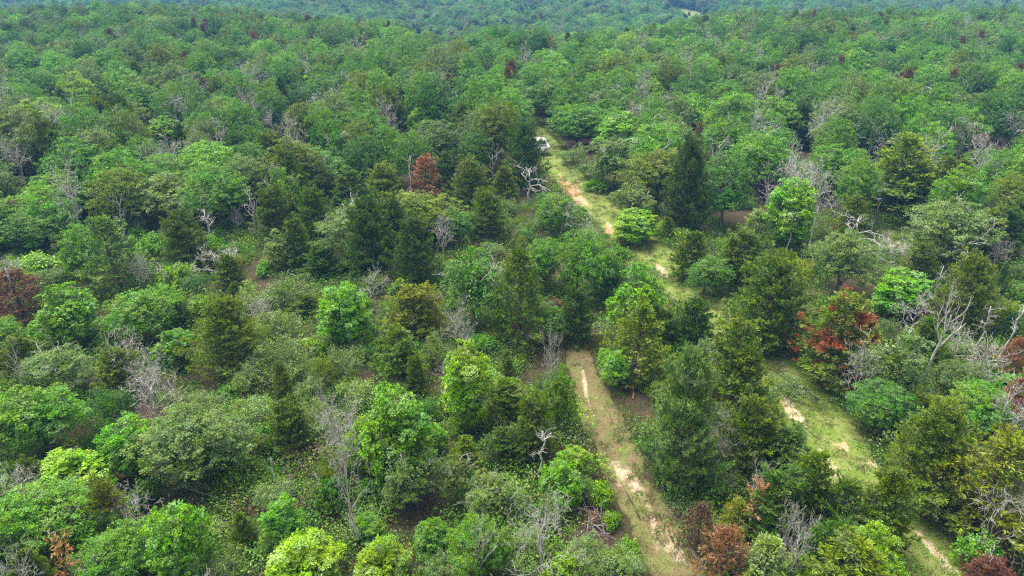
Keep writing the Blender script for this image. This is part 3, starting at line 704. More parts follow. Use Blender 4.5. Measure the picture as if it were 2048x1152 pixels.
 ('shrub', 620, 750, 90, 815, 'grey', 'grey-green shrub mound above the dense dark cedar ball'),
 ('bush', 480, 905, 80, 950, 'lime', 'small yellow-green bush by the broken grey stump'),
 # --- upper centre
 ('rust', 850, 316, 82, 408, 'rust', 'rusty orange-brown dying cedar with a grey top', 'the rusty orange-brown cedar'),
 ('cedar', 1050, 248, 96, 385, 'dark', 'dark tall cedar screening the parked white truck', 'the dark cedar screening the truck'),
 ('cedar', 940, 325, 85, 420, 'olive', 'olive cedar between the rusty cedar and the dead gnarled oak'),
 ('cedar', 765, 330, 95, 420, 'olive', 'olive cedar beside the rusty orange-brown cedar'),
 ('cedar', 1010, 335, 60, 410, 'olive', 'small pointed olive cedar behind the dead gnarled oak'),
 ('oak', 875, 240, 105, 345, 'silver', 'dark grey-green oak with a silvery top behind the rusty orange-brown cedar'),
 ('cedar', 700, 345, 70, 420, 'cedar', 'pointed cedar at the front of the oak wood'),
 ('oak', 1160, 205, 110, 300, 'mid', 'round green oak overhanging the track beside the parked white truck'),
 ('sap', 1235, 225, 125, 330, 'bright', 'vivid bright green oak near the parked white truck', 'the vivid oak near the truck'),
 ('sparse', 1235, 262, 110, 390, 'grey', 'grey-green twiggy oak in front of the vivid oak near the truck'),
 ('shrub', 1150, 290, 70, 335, 'grey', 'rounded grey-green shrub at the track side near the parked white truck'),
 ('shrub', 1185, 318, 75, 365, 'grey', 'dense shrub on the track side opposite the dead gnarled oak'),
 ('bush', 1195, 355, 50, 385, 'bright', 'bright green bush at the grassy track edge'),
 ('sparse', 1265, 365, 95, 450, 'grey', 'grey-green oak with white dead branches at the grassy track'),
 ('rust', 1400, 248, 30, 290, 'rust', 'small orange dead cedar top among green oaks', 'the small orange dead cedar'),
 ('rust', 1185, 140, 40, 185, 'wine', 'wine-red dead tree in the canopy beyond the parked white truck', 'the wine-red tree beyond the truck'),
 ('rust', 1965, 158, 45, 200, 'wine', 'deep red dead cedar in the canopy near bleached crowns', 'the deep red dead cedar'),
 ('sap', 320, 232, 80, 300, 'lime', 'bright yellow-green oak crown glowing in the canopy', 'the bright yellow-green crown'),
 ('sap', 205, 160, 100, 230, 'lime', 'pale lime oak crown in the canopy', 'the pale lime crown'),
 ('sap', 620, 155, 75, 230, 'bright', 'tall vivid green oak crown in the canopy', 'the tall vivid crown'),
 ('cedar', 277, 172, 50, 225, 'dark', 'dark pointed cedar rising between lime oak crowns'),
 ('sap', 835, 215, 70, 300, 'lime', 'lime-green oak crown beside the dark grey-green oak', 'the lime crown behind the rusty cedar'),
 ('cedar', 1605, 215, 70, 300, 'dark', 'dark cedar standing up out of the oak canopy', 'the dark cedar in the canopy'),
 ('sap', 1575, 155, 60, 210, 'lime', 'small yellow-green crown in the oak canopy above the dark cedar'),
]
# dead trees: kind, x of the top, y top, width, y foot, label, landmark, lean
DEADS = [
 ('dead', 1060, 318, 95, 412, 'dead gnarled oak with grey spreading branches beside the grassy track', 'the dead gnarled oak', 0),
 ('snag', 410, 408, 45, 505, 'bare grey snag with a forked top beside the dense olive cedar cone', 'the forked grey snag', 0),
 ('dead', 500, 375, 60, 470, 'bleached dead tree with thin upright limbs beside a cedar pair', 'the bleached dead tree by the cedar pair', 0),
 ('dead', 232, 383, 60, 475, 'bleached dead tree with drooping limbs before dark green oaks', None, 0),
 ('twig', 300, 752, 110, 870, 'tangle of silvery dead branches above the bright green oak', 'the silvery branch tangle', 0),
 ('twig', 240, 672, 95, 775, 'dead grey twiggy crown on the squat olive cedar', None, 0),
 ('twig', 680, 815, 95, 1100, 'tall lichen-grey dead tree with drooping fine twigs', 'the lichened dead tree', 0),
 ('snag', 1085, 850, 55, 975, 'crooked grey snag with a bent top by dark cedars', 'the crooked grey snag', 0),
 ('twig', 1085, 1000, 125, 1185, 'bare silvery tree with a dense fan of crooked branches', 'the bare silvery tree', 0),
 ('fork', 953, 1052, 85, 1190, 'bare forked pale trunk with few limbs', 'the bare forked trunk', 0),
 ('fork', 1885, 592, 112, 780, 'big white snag leaning with forked broken limbs', 'the big white snag', 0),
 ('snag', 1985, 600, 38, 715, 'upright broken grey snag beside the big white snag', None, 0),
 ('snag', 2035, 598, 45, 720, 'grey snag with splintered top next to a rust-red cedar', None, 0),
 ('snag', 1884, 518, 28, 640, 'thin bleached spike snag above dead brush', 'the thin spike snag', 0),
 ('snag', 1590, 412, 26, 515, 'thin bare grey trunk bending, before the vivid green oak', None, 0),
 ('snag', 1632, 400, 22, 525, 'straight bare grey trunk before the vivid green oak', None, 0),
 ('dead', 1720, 415, 110, 530, 'sprawling bleached dead tree behind the round-headed grey-green oak', 'the sprawling dead tree', 0),
 ('twig', 1790, 478, 80, 545, 'low dead grey branches lying across the small clearing', None, 0),
 ('dead', 1435, 270, 70, 370, 'white dead tree with upright forks beside the tall dark spire cedar', 'the white forked dead tree', 0),
 ('twig', 1103, 678, 50, 860, 'dead grey spindly top standing in the narrow lime sapling', None, 0),
 ('snag', 8, 525, 30, 640, 'bleached snag standing in the wine-red dead cedar', None, 0),
 ('fork', 22, 690, 50, 810, 'forked bleached snag in front of the olive cedar', None, 0),
 ('twig', 32, 945, 100, 1035, 'pale dead limbs reaching out beside the wide mid-green oak', None, 0),
 ('twig', 250, 985, 90, 1080, 'white dead branches rising from the green oaks by the olive-gold cedar', None, 0),
 ('snag', 540, 905, 22, 1000, 'short broken grey stump with splintered top among shrubs', None, 0),
 ('snag', 322, 523, 26, 592, 'charred dark leaning stub among yellow-green bushes', None, 0),
 ('twig', 1124, 395, 85, 478, 'bleached dead limbs in front of the domed oak at the track', None, 0),
 ('twig', 745, 545, 55, 600, 'small grey dead bush behind the glossy bright green tree', None, 0),
 ('twig', 885, 440, 55, 520, 'dead grey twigs beside the big dark cedar pair', None, 0),
 ('twig', 440, 495, 90, 560, 'pale dead brush around the small olive cedar', None, 0),
 ('twig', 1840, 590, 80, 665, 'pale dead limbs beside the thin spike snag', None, 0),
 ('twig', 1975, 690, 100, 790, 'pale dead limbs before the broken grey snags', None, 0),
 ('twig', 2015, 960, 120, 1110, 'grey dead twigs hanging in the yellow-olive cedar', None, 0),
 ('twig', 2015, 775, 90, 900, 'drooping pale dead limbs beside the broad layered cedar', None, 0),
 ('twig', 1725, 705, 75, 820, 'pale dead limbs between the half rust-red cedar and the pale oak', None, 0),
 ('twig', 30, 283, 70, 390, 'grey leafless tree at the front of the oak wood', 'the grey leafless tree', 0),
 ('twig', 540, 222, 60, 300, 'silver-grey leafless crown in the oak canopy', 'the silver-grey leafless crown', 0),
 ('twig', 640, 320, 60, 400, 'dead tangled grey tree hanging at the wood edge near cedars', None, 0),
 ('dead', 1545, 325, 60, 410, 'white dead tree with bent limbs beside the vivid green oak', None, 0),
 ('twig', 1765, 255, 90, 350, 'grey leafless tree above the broad brownish cedar mass', 'the grey leafless tree by the cedar mass', 0),
 ('twig', 1930, 250, 85, 340, 'pale grey leafless tree at the side of the broad brownish cedar mass', None, 0),
 ('twig', 2035, 225, 70, 320, 'silvery leafless tree in the canopy near the deep red dead cedar', None, 0),
 ('snag', 815, 300, 25, 410, 'slender grey dead stem beside the rusty orange-brown cedar', None, 0),
 ('dead', 985, 290, 55, 380, 'grey lichened dead tree beside the dark cedar screening the truck', None, 0),
 ('twig', 1670, 90, 60, 140, 'silver-grey bleached crown in the far canopy', None, 0),
 ('dead', 370, 395, 55, 470, 'reddish-grey dead tree with bent limbs before dark green oaks', None, 0),
]
LAND = []       # landmark name, x, y
def locate(px, ytop, w, ybase, foot=0.55):
    dep = row_dep(ybase); Y = CAM_H/math.tan(dep)
    R = w/2*(Y*math.cos(PITCH)+CAM_H*0.9*math.sin(PITCH))/FPX
    Y += R*foot
    z = CAM_H - Y*math.tan(row_dep(ytop))
    z = max(1.0, min(11.5, z))
    zc = Y*math.cos(PITCH) + (CAM_H-z*0.8)*math.sin(PITCH)
    return (px-1024.0)/FPX*zc, Y, 2*(w/2*zc/FPX), z
for i, row in enumerate(HAND):
    kind, px, yt, w, yb, tint, label = row[:7]
    x, y, wm, h = locate(px, yt, w, yb, 0.3 if kind in ('shrub', 'bush') else 0.55)
    k = 1.14 if kind in ('cedar', 'airy', 'half') else 1.12 if kind == 'rust' else 0.97 if kind == 'sap' else 1.04
    if kind == 'cedar' and wm > 4.4: kind, k = 'bigcedar', 1.06
    plant(kind, x, y, wm*k, h, tint, label, var=i)
    if len(row) > 7: LAND.append((row[7], x, y))
for i, (kind, px, yt, w, yb, label, lm, ln) in enumerate(DEADS):
    x, y, wm, h = locate(px, yt, w, yb, 0.1)
    o = plant(kind, x, y, wm, h, 'mid', label, var=i, rot=0.15 if kind == 'fork' else None)
    PLACED[-1] = (x, y, wm*0.2, h)
    if lm: LAND.append((lm, x, y))
TRUCK_XY = ground_xy(1082, 314)
LAND += [('the parked white truck', *TRUCK_XY), ('the brush pile', *ground_xy(1185, 1075)), ('the small clearing', CLEAR[0][0], CLEAR[0][1])]

# ------------------------------------------------------------------ the rest of the woodland
TW = dict(bright='bright green', lime='yellow-green', mid='mid-green', deep='deep green', blue='bluish green', grey='grey-green', pale='pale green',
          olive='olive', cedar='dark olive', dark='dark green', gold='golden-olive', silver='silvery green', rust='rust-red', wine='wine-red', brown='brown')
def near_label(x, y, k=0):
    best = sorted(((math.hypot(x-a, y-b), n, b) for n, a, b in LAND), key=lambda q: q[0])[k]
    d, n, b = best
    rel = 'right beside' if d < 6 else 'close to' if d < 12 else ('in the canopy beyond' if y > b else 'in the wood before') if d < 28 else ('far beyond' if y > b else 'well before')
    return rel+' '+n
def free(x, y, r, k=0.72, hmin=0.0):
    for a, b, q, h in PLACED:
        if abs(b-y) < 9 and abs(a-x) < 9 and math.hypot(a-x, b-y) < k*(q+r): return False
    return True
def half_width(y): return 0.80*y + 14
def pick(weights):
    t = rnd.random()*sum(w for _, w in weights)
    for n, w in weights:
        t -= w
        if t <= 0: return n
    return weights[-1][0]
cand = []       # kind, x, y, w, h, tint
OAKT = [('mid', 36), ('blue', 20), ('grey', 12), ('olive', 10), ('bright', 12), ('lime', 3), ('deep', 8), ('silver', 3)]
def project(x, y, z):
    zc = y*math.cos(PITCH)+(CAM_H-z)*math.sin(PITCH); yc = y*math.sin(PITCH)-(CAM_H-z)*math.cos(PITCH)
    return 1024+FPX*x/zc, 576-FPX*yc/zc, zc
BOXES = []
for row in HAND: BOXES.append((row[1], row[2], row[3], row[4], locate(*row[1:5])[1]))
for row in DEADS: BOXES.append((row[1], row[2], row[3], row[4], locate(*row[1:5])[1]))
OPEN_PX = [(1104, 322), (1112, 335), (1125, 350), (1135, 365), (1145, 385), (1160, 400), (1190, 410), (1165, 375), (1220, 465), (1310, 520), (1330, 545), (1370, 575), (1420, 620), (1800, 480), (1770, 500), (1830, 470)]
def hides(x, y, w, h, lim=0.28):
    if y > 115: return False
    cx, top, zc = project(x, y, h); _, bot, _ = project(x, y, 0.6); hw = w*0.46*FPX/zc
    for px, py in OPEN_PX:
        if abs(px-cx) < hw and top-4 < py < bot: return True
    for bx_, t, bw, b, Y in BOXES:
        if y > Y+0.5: continue
        b = t+(b-t)*0.8
        ox = min(cx+hw, bx_+bw/2)-max(cx-hw, bx_-bw/2); oy = min(bot, b)-max(top, t)
        if ox > 0 and oy > 0 and ox*oy > lim*bw*(b-t): return True
    return False
# closed canopy: dart throwing, from near to far
cell = {}
def far_free(x, y, r):
    ci, cj = int(x//8), int(y//8)
    for i in range(ci-1, ci+2):
        for j in range(cj-1, cj+2):
            for a, b, q in cell.get((i, j), ()):
                if math.hypot(a-x, b-y) < (0.54 if y < 100 else 0.62)*(q+r): return False
    return True
for a, b, q, h in PLACED: cell.setdefault((int(a//8), int(b//8)), []).append((a, b, q))
def behind_ok(x, y): return True
tries = 0
while tries < 120000:
    tries += 1
    y = (60 + (640-60)*rnd.random()**0.6) if tries > 4000 else rnd.uniform(62, 105); x = rnd.uniform(-1, 1)*half_width(y)
    pz = mnoise.noise(Vector((x*0.02, y*0.02, 7.7)))
    p_ced = 0.05 + (0.12 if pz > 0.2 else 0) + (0.08 if y > 190 else 0)
    u = rnd.random()
    if u < p_ced: kind, w, h, t = 'cedar', rnd.uniform(4.2, 6.0), rnd.uniform(6, 8.6), pick([('dark', 3), ('cedar', 4), ('olive', 3)])
    elif u < p_ced+(0.04 if y < 110 else 0.022): kind, w, h, t = 'twig', rnd.uniform(3.5, 5.5), rnd.uniform(7, 9.3), 'mid'
    elif u < p_ced+0.045 and y > 120: kind, w, h, t = 'rust', rnd.uniform(2.8, 4.2), rnd.uniform(6, 8.5), pick([('wine', 3), ('rust', 1)])
    elif u < p_ced+0.12: kind, w, h, t = 'sparse', rnd.uniform(4.5, 6.5), rnd.uniform(7.5, 9), pick([('grey', 3), ('blue', 2), ('mid', 1)])
    else:
        kind, w, h, t = 'oak', rnd.uniform(5.0, 9.0), rnd.uniform(6.8, 10.0)*(1+0.22*mnoise.noise(Vector((x*0.035, y*0.035, 2.2)))), pick(OAKT)
    if y > 300: w *= 1.45; h *= 1.2
    r = w/2
    if y < 160 and poly_dist(TRACK, x, y) < (2.0 + r*0.9 if y < 106 else 1.0+r*0.25): continue
    if clear_d(x, y) < 1.0 or in_field(x, y): continue
    if y < 85 and clear_d(x, y+6) < 1.15: continue
    if y < 120 and math.hypot(x-TRUCK_XY[0], y-TRUCK_XY[1]) < 5: continue
    # keep the sight lines to the parked truck and the track open
    if y < TRUCK_XY[1]-4 and y > 80 and abs(x - TRUCK_XY[0]*y/TRUCK_XY[1]) < 1.2+r and y > 84: continue
    if not far_free(x, y, r): continue
    if hides(x, y, w, h*(0.86 if y < 82 else 1)): continue
    if y < 82: h *= 0.86
    cell.setdefault((int(x//8), int(y//8)), []).append((x, y, r)); cand.append((kind, x, y, w, h, t))
# gaps in the front: small shrubs, bushes and young cedars below the big trees
n0 = len(cand); tries = 0
def front_blocked(x, y, r, h):
    if poly_dist(TRACK, x, y) < 2.2+r*0.8 or poly_dist(PATH, x, y) < 1.6+r*0.8: return True
    # anything that would stand in the sight line to track or path
    s = (CAM_H-h)/CAM_H
    gx, gy = x/s, y/s
    if poly_dist(TRACK, gx, gy) < 1.2 or poly_dist(PATH, gx, gy) < 1.0: return True
    return clear_d(x, y) < 0.95
while tries < 14000 and len(cand)-n0 < 360:
    tries += 1
    y = rnd.uniform(17, 78); x = rnd.uniform(-1, 1)*(0.80*y+9)
    u = rnd.random()
    if u < 0.42: kind, w, h, t = 'shrub', rnd.uniform(1.8, 3.2), rnd.uniform(1.2, 2.4), pick([('grey', 5), ('pale', 2), ('olive', 2), ('deep', 2)])
    elif u < 0.80: kind, w, h, t = 'bush', rnd.uniform(1.5, 2.6), rnd.uniform(0.9, 1.9), pick([('mid', 3), ('lime', 3), ('deep', 3), ('bright', 2), ('brown', .5)])
    elif u < 0.89: kind, w, h, t = 'cedar', rnd.uniform(1.3, 2.4), rnd.uniform(1.8, 3.4), pick([('cedar', 3), ('olive', 2), ('dark', 2)])
    else: kind, w, h, t = 'twig', rnd.uniform(1.6, 2.8), rnd.uniform(2.4, 4.6), 'mid'
    if front_blocked(x, y, w/2, h): continue
    if not free(x, y, w/2, 0.50) or hides(x, y, w, h, 0.35): continue
    PLACED.append((x, y, w/2, h)); cand.append((kind, x, y, w, h, t))
cand.sort(key=lambda c: math.hypot(c[1], c[2]))
count = {}
for k, *_ in [(r[0],) for r in HAND]+[(r[0],) for r in DEADS]: count[NAMES[k]] = count.get(NAMES[k], 0)+1
far = []; LABELS = set()
SZ = dict(oak=lambda w: 'broad' if w > 7.6 else 'compact' if w < 6.2 else 'domed', cedar=lambda w: 'broad' if w > 4.4 else 'tiny' if w < 1.8 else 'small' if w < 2.6 else 'slim',
          sparse=lambda w: 'thin-leaved', twig=lambda w: 'wide leafless' if w > 4.9 else 'slim leafless' if w < 4.1 else 'leafless', rust=lambda w: 'dead', shrub=lambda w: 'wide' if w > 2.6 else 'small', bush=lambda w: 'leafy' if w > 2.0 else 'little')
NOUN = dict(oak='oak', sparse='oak', cedar='cedar', twig='grey dead tree', rust='cedar', shrub='twiggy shrub', bush='bush')
for kind, x, y, w, h, t in cand:
    nm = NAMES[kind]
    inframe = abs(x) < 0.755*(y*math.cos(PITCH)+(CAM_H-h)*math.sin(PITCH)) + w/2
    if count.get(nm, 0) < 300 and y < 190 and inframe:
        count[nm] = count.get(nm, 0)+1
        col = '' if kind == 'twig' else TW[t]+' '
        for k in range(9):
            lab = f"{SZ[kind](w)} {col}{NOUN[kind]} {near_label(x, y, k)}"
            if lab not in LABELS and len(lab.split()) <= 16: break
        LABELS.add(lab)
        plant(kind, x, y, w, h, t, lab)
    else: far.append((kind, x, y, w, h, t))
# the wood goes on past the frame on both sides and towards the camera
mg, tries = [], 0
while tries < 9000:
    tries += 1
    y = rnd.uniform(-6, 84); x = rnd.uniform(-1, 1)*(0.80*max(y, 12)+32)
    kind, w, h, t = pick([(('oak', rnd.uniform(4.5, 7.5), rnd.uniform(6.5, 9), pick(OAKT)), 5), (('cedar', rnd.uniform(3.5, 5.5), rnd.uniform(5, 7.5), pick([('cedar', 3), ('dark', 2), ('olive', 2)])), 4),
                          (('shrub', rnd.uniform(2, 3.4), rnd.uniform(1.3, 2.4), 'grey'), 3)])
    def out_of_frame():
        if y < 4: return True
        cx, top, zc = project(x, y, h); cb, _, zb = project(x, y, 0.0)
        m = w*0.62*FPX/zc
        return min(abs(cx-1024), abs(cb-1024))-m > 1030 or top > 1190
    if not out_of_frame() or poly_dist(TRACK, x, y) < 2.4+w*0.45 or poly_dist(PATH, x, y) < 1.8+w*0.45: continue
    if any(math.hypot(x-a, y-b) < 0.6*(w/2+q) for a, b, q in mg) or not free(x, y, w/2, 0.6): continue
    mg.append((x, y, w/2)); far.append((kind, x, y, w, h, t))
print('INDIVIDUALS', count, 'FAR', len(far))

# everything past that reads as one mass of far wood
def merged(pr, name):
    mb = MB(); mats = []
    for me in pr['parts'].values():
        k = len(me.polygons); V = np.empty(len(me.vertices)*3, np.float32); me.vertices.foreach_get('co', V)
        F = np.empty(k*4, np.int32); me.loops.foreach_get('vertex_index', F); A = np.empty(k, np.float32); me.attributes['leafv'].data.foreach_get('value', A)
        m = me.materials[0]
        if m not in mats: mats.append(m)
        mb.add(V.reshape(-1, 3), F.reshape(-1, 4), A, mats.index(m))
    return mb.mesh(name, mats)
def scatter(name, protos, items, kind='stuff'):
    """protos: meshes; items: (proto, x, y, z, rot, sx, sz, tint) -> ONE object that instances them"""
    kc = bpy.data.collections.new(name+'_kinds')
    for i, me in enumerate(protos):
        kc.objects.link(bpy.data.objects.new('%s_kind_%02d' % (name, i), me))
    me = bpy.data.meshes.new(name); me.from_pydata([it[1:4] for it in items], [], [])
    def attr(an, ty, field, vals):
        a = me.attributes.new(an, ty, 'POINT'); a.data.foreach_set(field, np.asarray(vals).ravel())
    attr('pick', 'INT', 'value', np.array([it[0] for it in items], np.int32))
    attr('turn', 'FLOAT_VECTOR', 'vector', np.array([(0, 0, it[4]) for it in items], np.float32))
    attr('size', 'FLOAT_VECTOR', 'vector', np.array([(it[5], it[5], it[6]) for it in items], np.float32))
    attr('tint', 'FLOAT_COLOR', 'color', np.array([(*it[7], 1) for it in items], np.float32))
    o = bpy.data.objects.new(name, me); COL.objects.link(o); o['kind'] = kind
    ng = bpy.data.node_groups.new(name+'_scatter', 'GeometryNodeTree')
    ng.interface.new_socket('Geometry', in_out='INPUT', socket_type='NodeSocketGeometry'); ng.interface.new_socket('Geometry', in_out='OUTPUT', socket_type='NodeSocketGeometry')
    gi = ng.nodes.new('NodeGroupInput'); go = ng.nodes.new('NodeGroupOutput')
    ci = ng.nodes.new('GeometryNodeCollectionInfo'); ci.inputs['Collection'].default_value = kc; ci.inputs['Separate Children'].default_value = True; ci.inputs['Reset Children'].default_value = True
    ip = ng.nodes.new('GeometryNodeInstanceOnPoints'); ip.inputs['Pick Instance'].default_value = True
    def na(an, ty):
        n = ng.nodes.new('GeometryNodeInputNamedAttribute'); n.data_type = ty; n.inputs['Name'].default_value = an; return n.outputs['Attribute']
    L = ng.links.new
    L(gi.outputs[0], ip.inputs['Points']); L(ci.outputs[0], ip.inputs['Instance']); L(na('pick', 'INT'), ip.inputs['Instance Index'])
    er = ng.nodes.new('FunctionNodeEulerToRotation'); L(na('turn', 'FLOAT_VECTOR'), er.inputs[0]); L(er.outputs[0], ip.inputs['Rotation'])
    L(na('size', 'FLOAT_VECTOR'), ip.inputs['Scale']); L(ip.outputs[0], go.inputs[0])
    md = o.modifiers.new('scatter', 'NODES'); md.node_group = ng
    return o
FP = [(OAK[0], 'oak'), (OAK[1], 'oak'), (OAK[3], 'oak'), (OAK[4], 'oak'), (OAK[6], 'oak'), (SPARSE[0], 'sparse'), (SPARSE[1], 'sparse'), (CEDAR[0], 'cedar'), (CEDAR[1], 'cedar'), (TWIG[0], 'twig'), (RUST[0], 'rust'), (SHRUB[0], 'shrub'), (BUSH[0], 'bush')]
fmesh = [merged(p, 'far_'+k) for p, k in FP]
items = []
for kind, x, y, w, h, t in far:
    opts = [i for i, (p, k) in enumerate(FP) if k == kind]; i = rnd.choice(opts); p = FP[i][0]
    items.append((i, x, y, gz(x, y), rnd.uniform(0, 6.283), w/2/p['R'], h/p['H'], jitter(TINT[t], 0.14)))
# low scrub in the far meadows
for a, b, rx, ry in FIELDS:
    for k in range(14):
        x, y = a+rnd.uniform(-1, 1)*rx, b+rnd.uniform(-1, 1)*ry
        items.append((7, x, y, gz(x, y), rnd.uniform(0, 6.283), 0.5, 0.4, TINT['dark']))
scatter('far_wood', fmesh, items)

# ------------------------------------------------------------------ ground cover
def tuft_mesh(seed, n, h, spread, wdt):
    rng = np.random.default_rng(seed); mb = MB()
    C = np.concatenate([rng.normal(size=(n, 2))*spread, np.full((n, 1), -0.02)], 1)
    D = unit(np.concatenate([rng.normal(size=(n, 2))*0.55, np.ones((n, 1))], 1))
    L = h*rng.uniform(0.5, 1.2, n)
    kites(mb, C, D, unit(np.concatenate([rng.normal(size=(n, 2)), np.full((n, 1), 0.3)], 1)), L, np.full(n, wdt), rng.random(n))
    return mb.mesh('grass_tuft', [M_GRASS])
def weed_mesh(seed, n, rad, h, leaf):
    rng = np.random.default_rng(seed); mb = MB()
    C = np.concatenate([rng.normal(size=(n, 2))*rad*0.5, rng.uniform(0.03, h, (n, 1))], 1)
    nr = unit(np.array([0, 0, 0.8])+rng.normal(size=(n, 3))*0.6)
    L = leaf*rng.uniform(0.6, 1.3, n)
    kites(mb, C, np.cross(nr, rng.normal(size=(n, 3))), nr, L, L*0.6, rng.random(n))
    return mb.mesh('weed_clump', [M_LEAF])
tufts = [tuft_mesh(i, 26, 0.13, 0.13, 0.022) for i in range(3)] + [tuft_mesh(8, 40, 0.32, 0.16, 0.03)]
items = []
def grass_tint():
    return pick([((0.115, 0.175, 0.028), 4), ((0.17, 0.185, 0.050), 3), ((0.23, 0.19, 0.085), 2), ((0.085, 0.15, 0.022), 2)])
def place_tuft(x, y, big):
    s = rnd.uniform(0.7, 1.4)
    items.append((3 if big else rnd.randrange(3), x, y, gz(x, y)+0.03, rnd.uniform(0, 6.28), s, s*rnd.uniform(.7, 1.2), jitter(grass_tint(), .2)))
T2 = np.array(TRACK)
for poly, hw, n in ((TRACK, 2.7, 9000), (PATH, 2.0, 2600)):
    k = 0
    while k < n:
        i = rnd.randrange(len(poly)-1); a, b = poly[i], poly[i+1]
        L_ = math.hypot(b[0]-a[0], b[1]-a[1])
        if rnd.random() > min(1, L_/8): continue
        t = rnd.random(); u = rnd.uniform(-1, 1)*hw; x = a[0]+(b[0]-a[0])*t+u*(b[1]-a[1])/L_; y = a[1]+(b[1]-a[1])*t-u*(b[0]-a[0])/L_
        k += 1
        edge = abs(u)/hw
        dn = mnoise.noise(Vector((x*0.9, y*0.9, 4.4)))
        if poly is PATH and edge < 0.45 and rnd.random() < 0.8: continue
        if dn < -0.12 and edge < 0.8: continue
        place_tuft(x, y, edge > 0.85 and rnd.random() < 0.6)
for a, b, r in CLEAR:
    for k in range(int(r*r*16)):
        q = r*1.15*math.sqrt(rnd.random()); az = rnd.uniform(0, 6.28); place_tuft(a+q*math.cos(az), b+q*math.sin(az), rnd.random() < 0.5)
for k in range(5000):
    y = rnd.uniform(17, 72); x = rnd.uniform(-1, 1)*(0.8*y+8)
    if mnoise.noise(Vector((x*0.15, y*0.15, 1.4))) > 0.05: place_tuft(x, y, True)
scatter('grass', tufts, items)
weeds = [weed_mesh(20+i, 220, 0.45, 0.30, 0.065) for i in range(3)] + [weed_mesh(30, 300, 0.7, 0.55, 0.065), weed_mesh(31, 22, 0.22, 0.12, 0.10)]
items = []
for k in range(17000):
    y = rnd.uniform(8, 92); x = rnd.uniform(-1, 1)*(0.8*y+22)
    dt, dp = poly_dist(TRACK, x, y), poly_dist(PATH, x, y)
    if dt < 2.4 or dp < 1.7: continue
    if mnoise.noise(Vector((x*0.22, y*0.22, 5.5))) < -0.28: continue
    t = pick([('mid', 3), ('deep', 5), ('lime', 0.6), ('grey', 2), ('olive', 2), ('brown', 1)])  # mostly deep green: shade of the gaps between trees put into the tint
    s = rnd.uniform(0.8, 2.3)
    items.append((rnd.randrange(4), x, y, gz(x, y), rnd.uniform(0, 6.28), s, s*rnd.uniform(.7, 1.3), jitter(TINT[t], .15)))
for k in range(170):
    i = rnd.randrange(1, 14); a, b = TRACK[i], TRACK[i+1]; t = rnd.random(); u = rnd.uniform(-1.8, 1.8)
    x, y = a[0]+(b[0]-a[0])*t+u, a[1]+(b[1]-a[1])*t
    items.append((4, x, y, gz(x, y)+.03, rnd.uniform(0, 6.28), rnd.uniform(.6, 1.3), 1, jitter(TINT['mid'], .2)))
scatter('undergrowth', weeds, items)

# ------------------------------------------------------------------ brush pile and fallen branches
def single(name, me, loc, label, cat, group=None, rot=0):
    o = bpy.data.objects.new(name, me); COL.objects.link(o); o.location = loc; o.rotation_euler = (0, 0, rot); o['label'] = label; o['category'] = cat
    if group: o['group'] = group
    return o
rng = np.random.default_rng(77)
bx, by = ground_xy(1185, 1062)
root = bpy.data.objects.new('brush_pile', None); COL.objects.link(root); root.location = (bx, by, gz(bx, by)); root.empty_display_size = 0.3
root['label'] = 'heap of tangled brown cut branches beside the sandy path'; root['category'] = 'brush pile'
M_CUT = bark_material('split_cedar_wood', (0.24, 0.085, 0.035), (0.36, 0.17, 0.08), 7)
for k in range(30):
    mb = MB(); az = rng.uniform(0, 6.28); q = rng.uniform(0, 0.75)
    p = np.array([math.cos(az)*q, math.sin(az)*q, rng.uniform(-0.05, 0.75*(1-q*0.8))]); d = np.array([rng.normal(), rng.normal(), rng.uniform(0.0, 0.35)])
    gnarl(mb, p-unit(d)*0.7, d, rng.uniform(1.0, 1.8), 0.035, 2, rng, 0, 0.18, (2, 4), 0.55, -0.25, 5)
    o = bpy.data.objects.new('cut_branch', mb.mesh('cut_branch', [M_CUT if k % 9 == 0 else M_DEADB], True)); COL.objects.link(o); o.parent = root
spots = [(1265, 800, 'split reddish branch hanging at the foot of the grey-olive cedar', 2, 'cut'), (1620, 985, 'thin grey branch lying by the row of cedars', 1, ''), (1100, 1130, 'grey branch lying below the bare silvery tree', 1, ''),
         (640, 975, 'pale branch on brown leaf litter near the lichened dead tree', 1, ''), (440, 1000, 'grey branch on leaf litter beside the large domed oak', 1, ''), (1285, 905, 'dark stick lying across the sandy path', 0, ''),
         (1750, 850, 'heap-like dry branch between blue-green oak and grassy track', 2, 'b'), (360, 730, 'grey branch on tan soil near the low leafy oak', 1, ''), (930, 815, 'bleached dead branch lying behind the green upswept cedar', 2, ''),
         (1010, 845, 'silvery fallen branch between lime trees', 2, ''), (1420, 1080, 'grey twig spray beside the brown dried cedar', 2, 'b'), (1560, 640, 'dry branch at the foot of the huge broad cedar', 1, 'b')]
for k, (px, py, lab, dep, mk) in enumerate(spots):
    x, y = ground_xy(px, py); mb = MB(); az = rng.uniform(0, 6.28)
    gnarl(mb, np.array([0, 0, 0.06]), np.array([math.cos(az), math.sin(az), 0.12]), rng.uniform(1.2, 2.2), 0.05, dep, rng, 0, 0.2, (2, 4), 0.55, 0.05, 5)
    single('fallen_branch', mb.mesh('fallen_branch', [M_CUT if mk == 'cut' else M_DEADB if mk == 'b' else M_DEAD], True), (x, y, gz(x, y)), lab, 'branch', 'fallen branches')

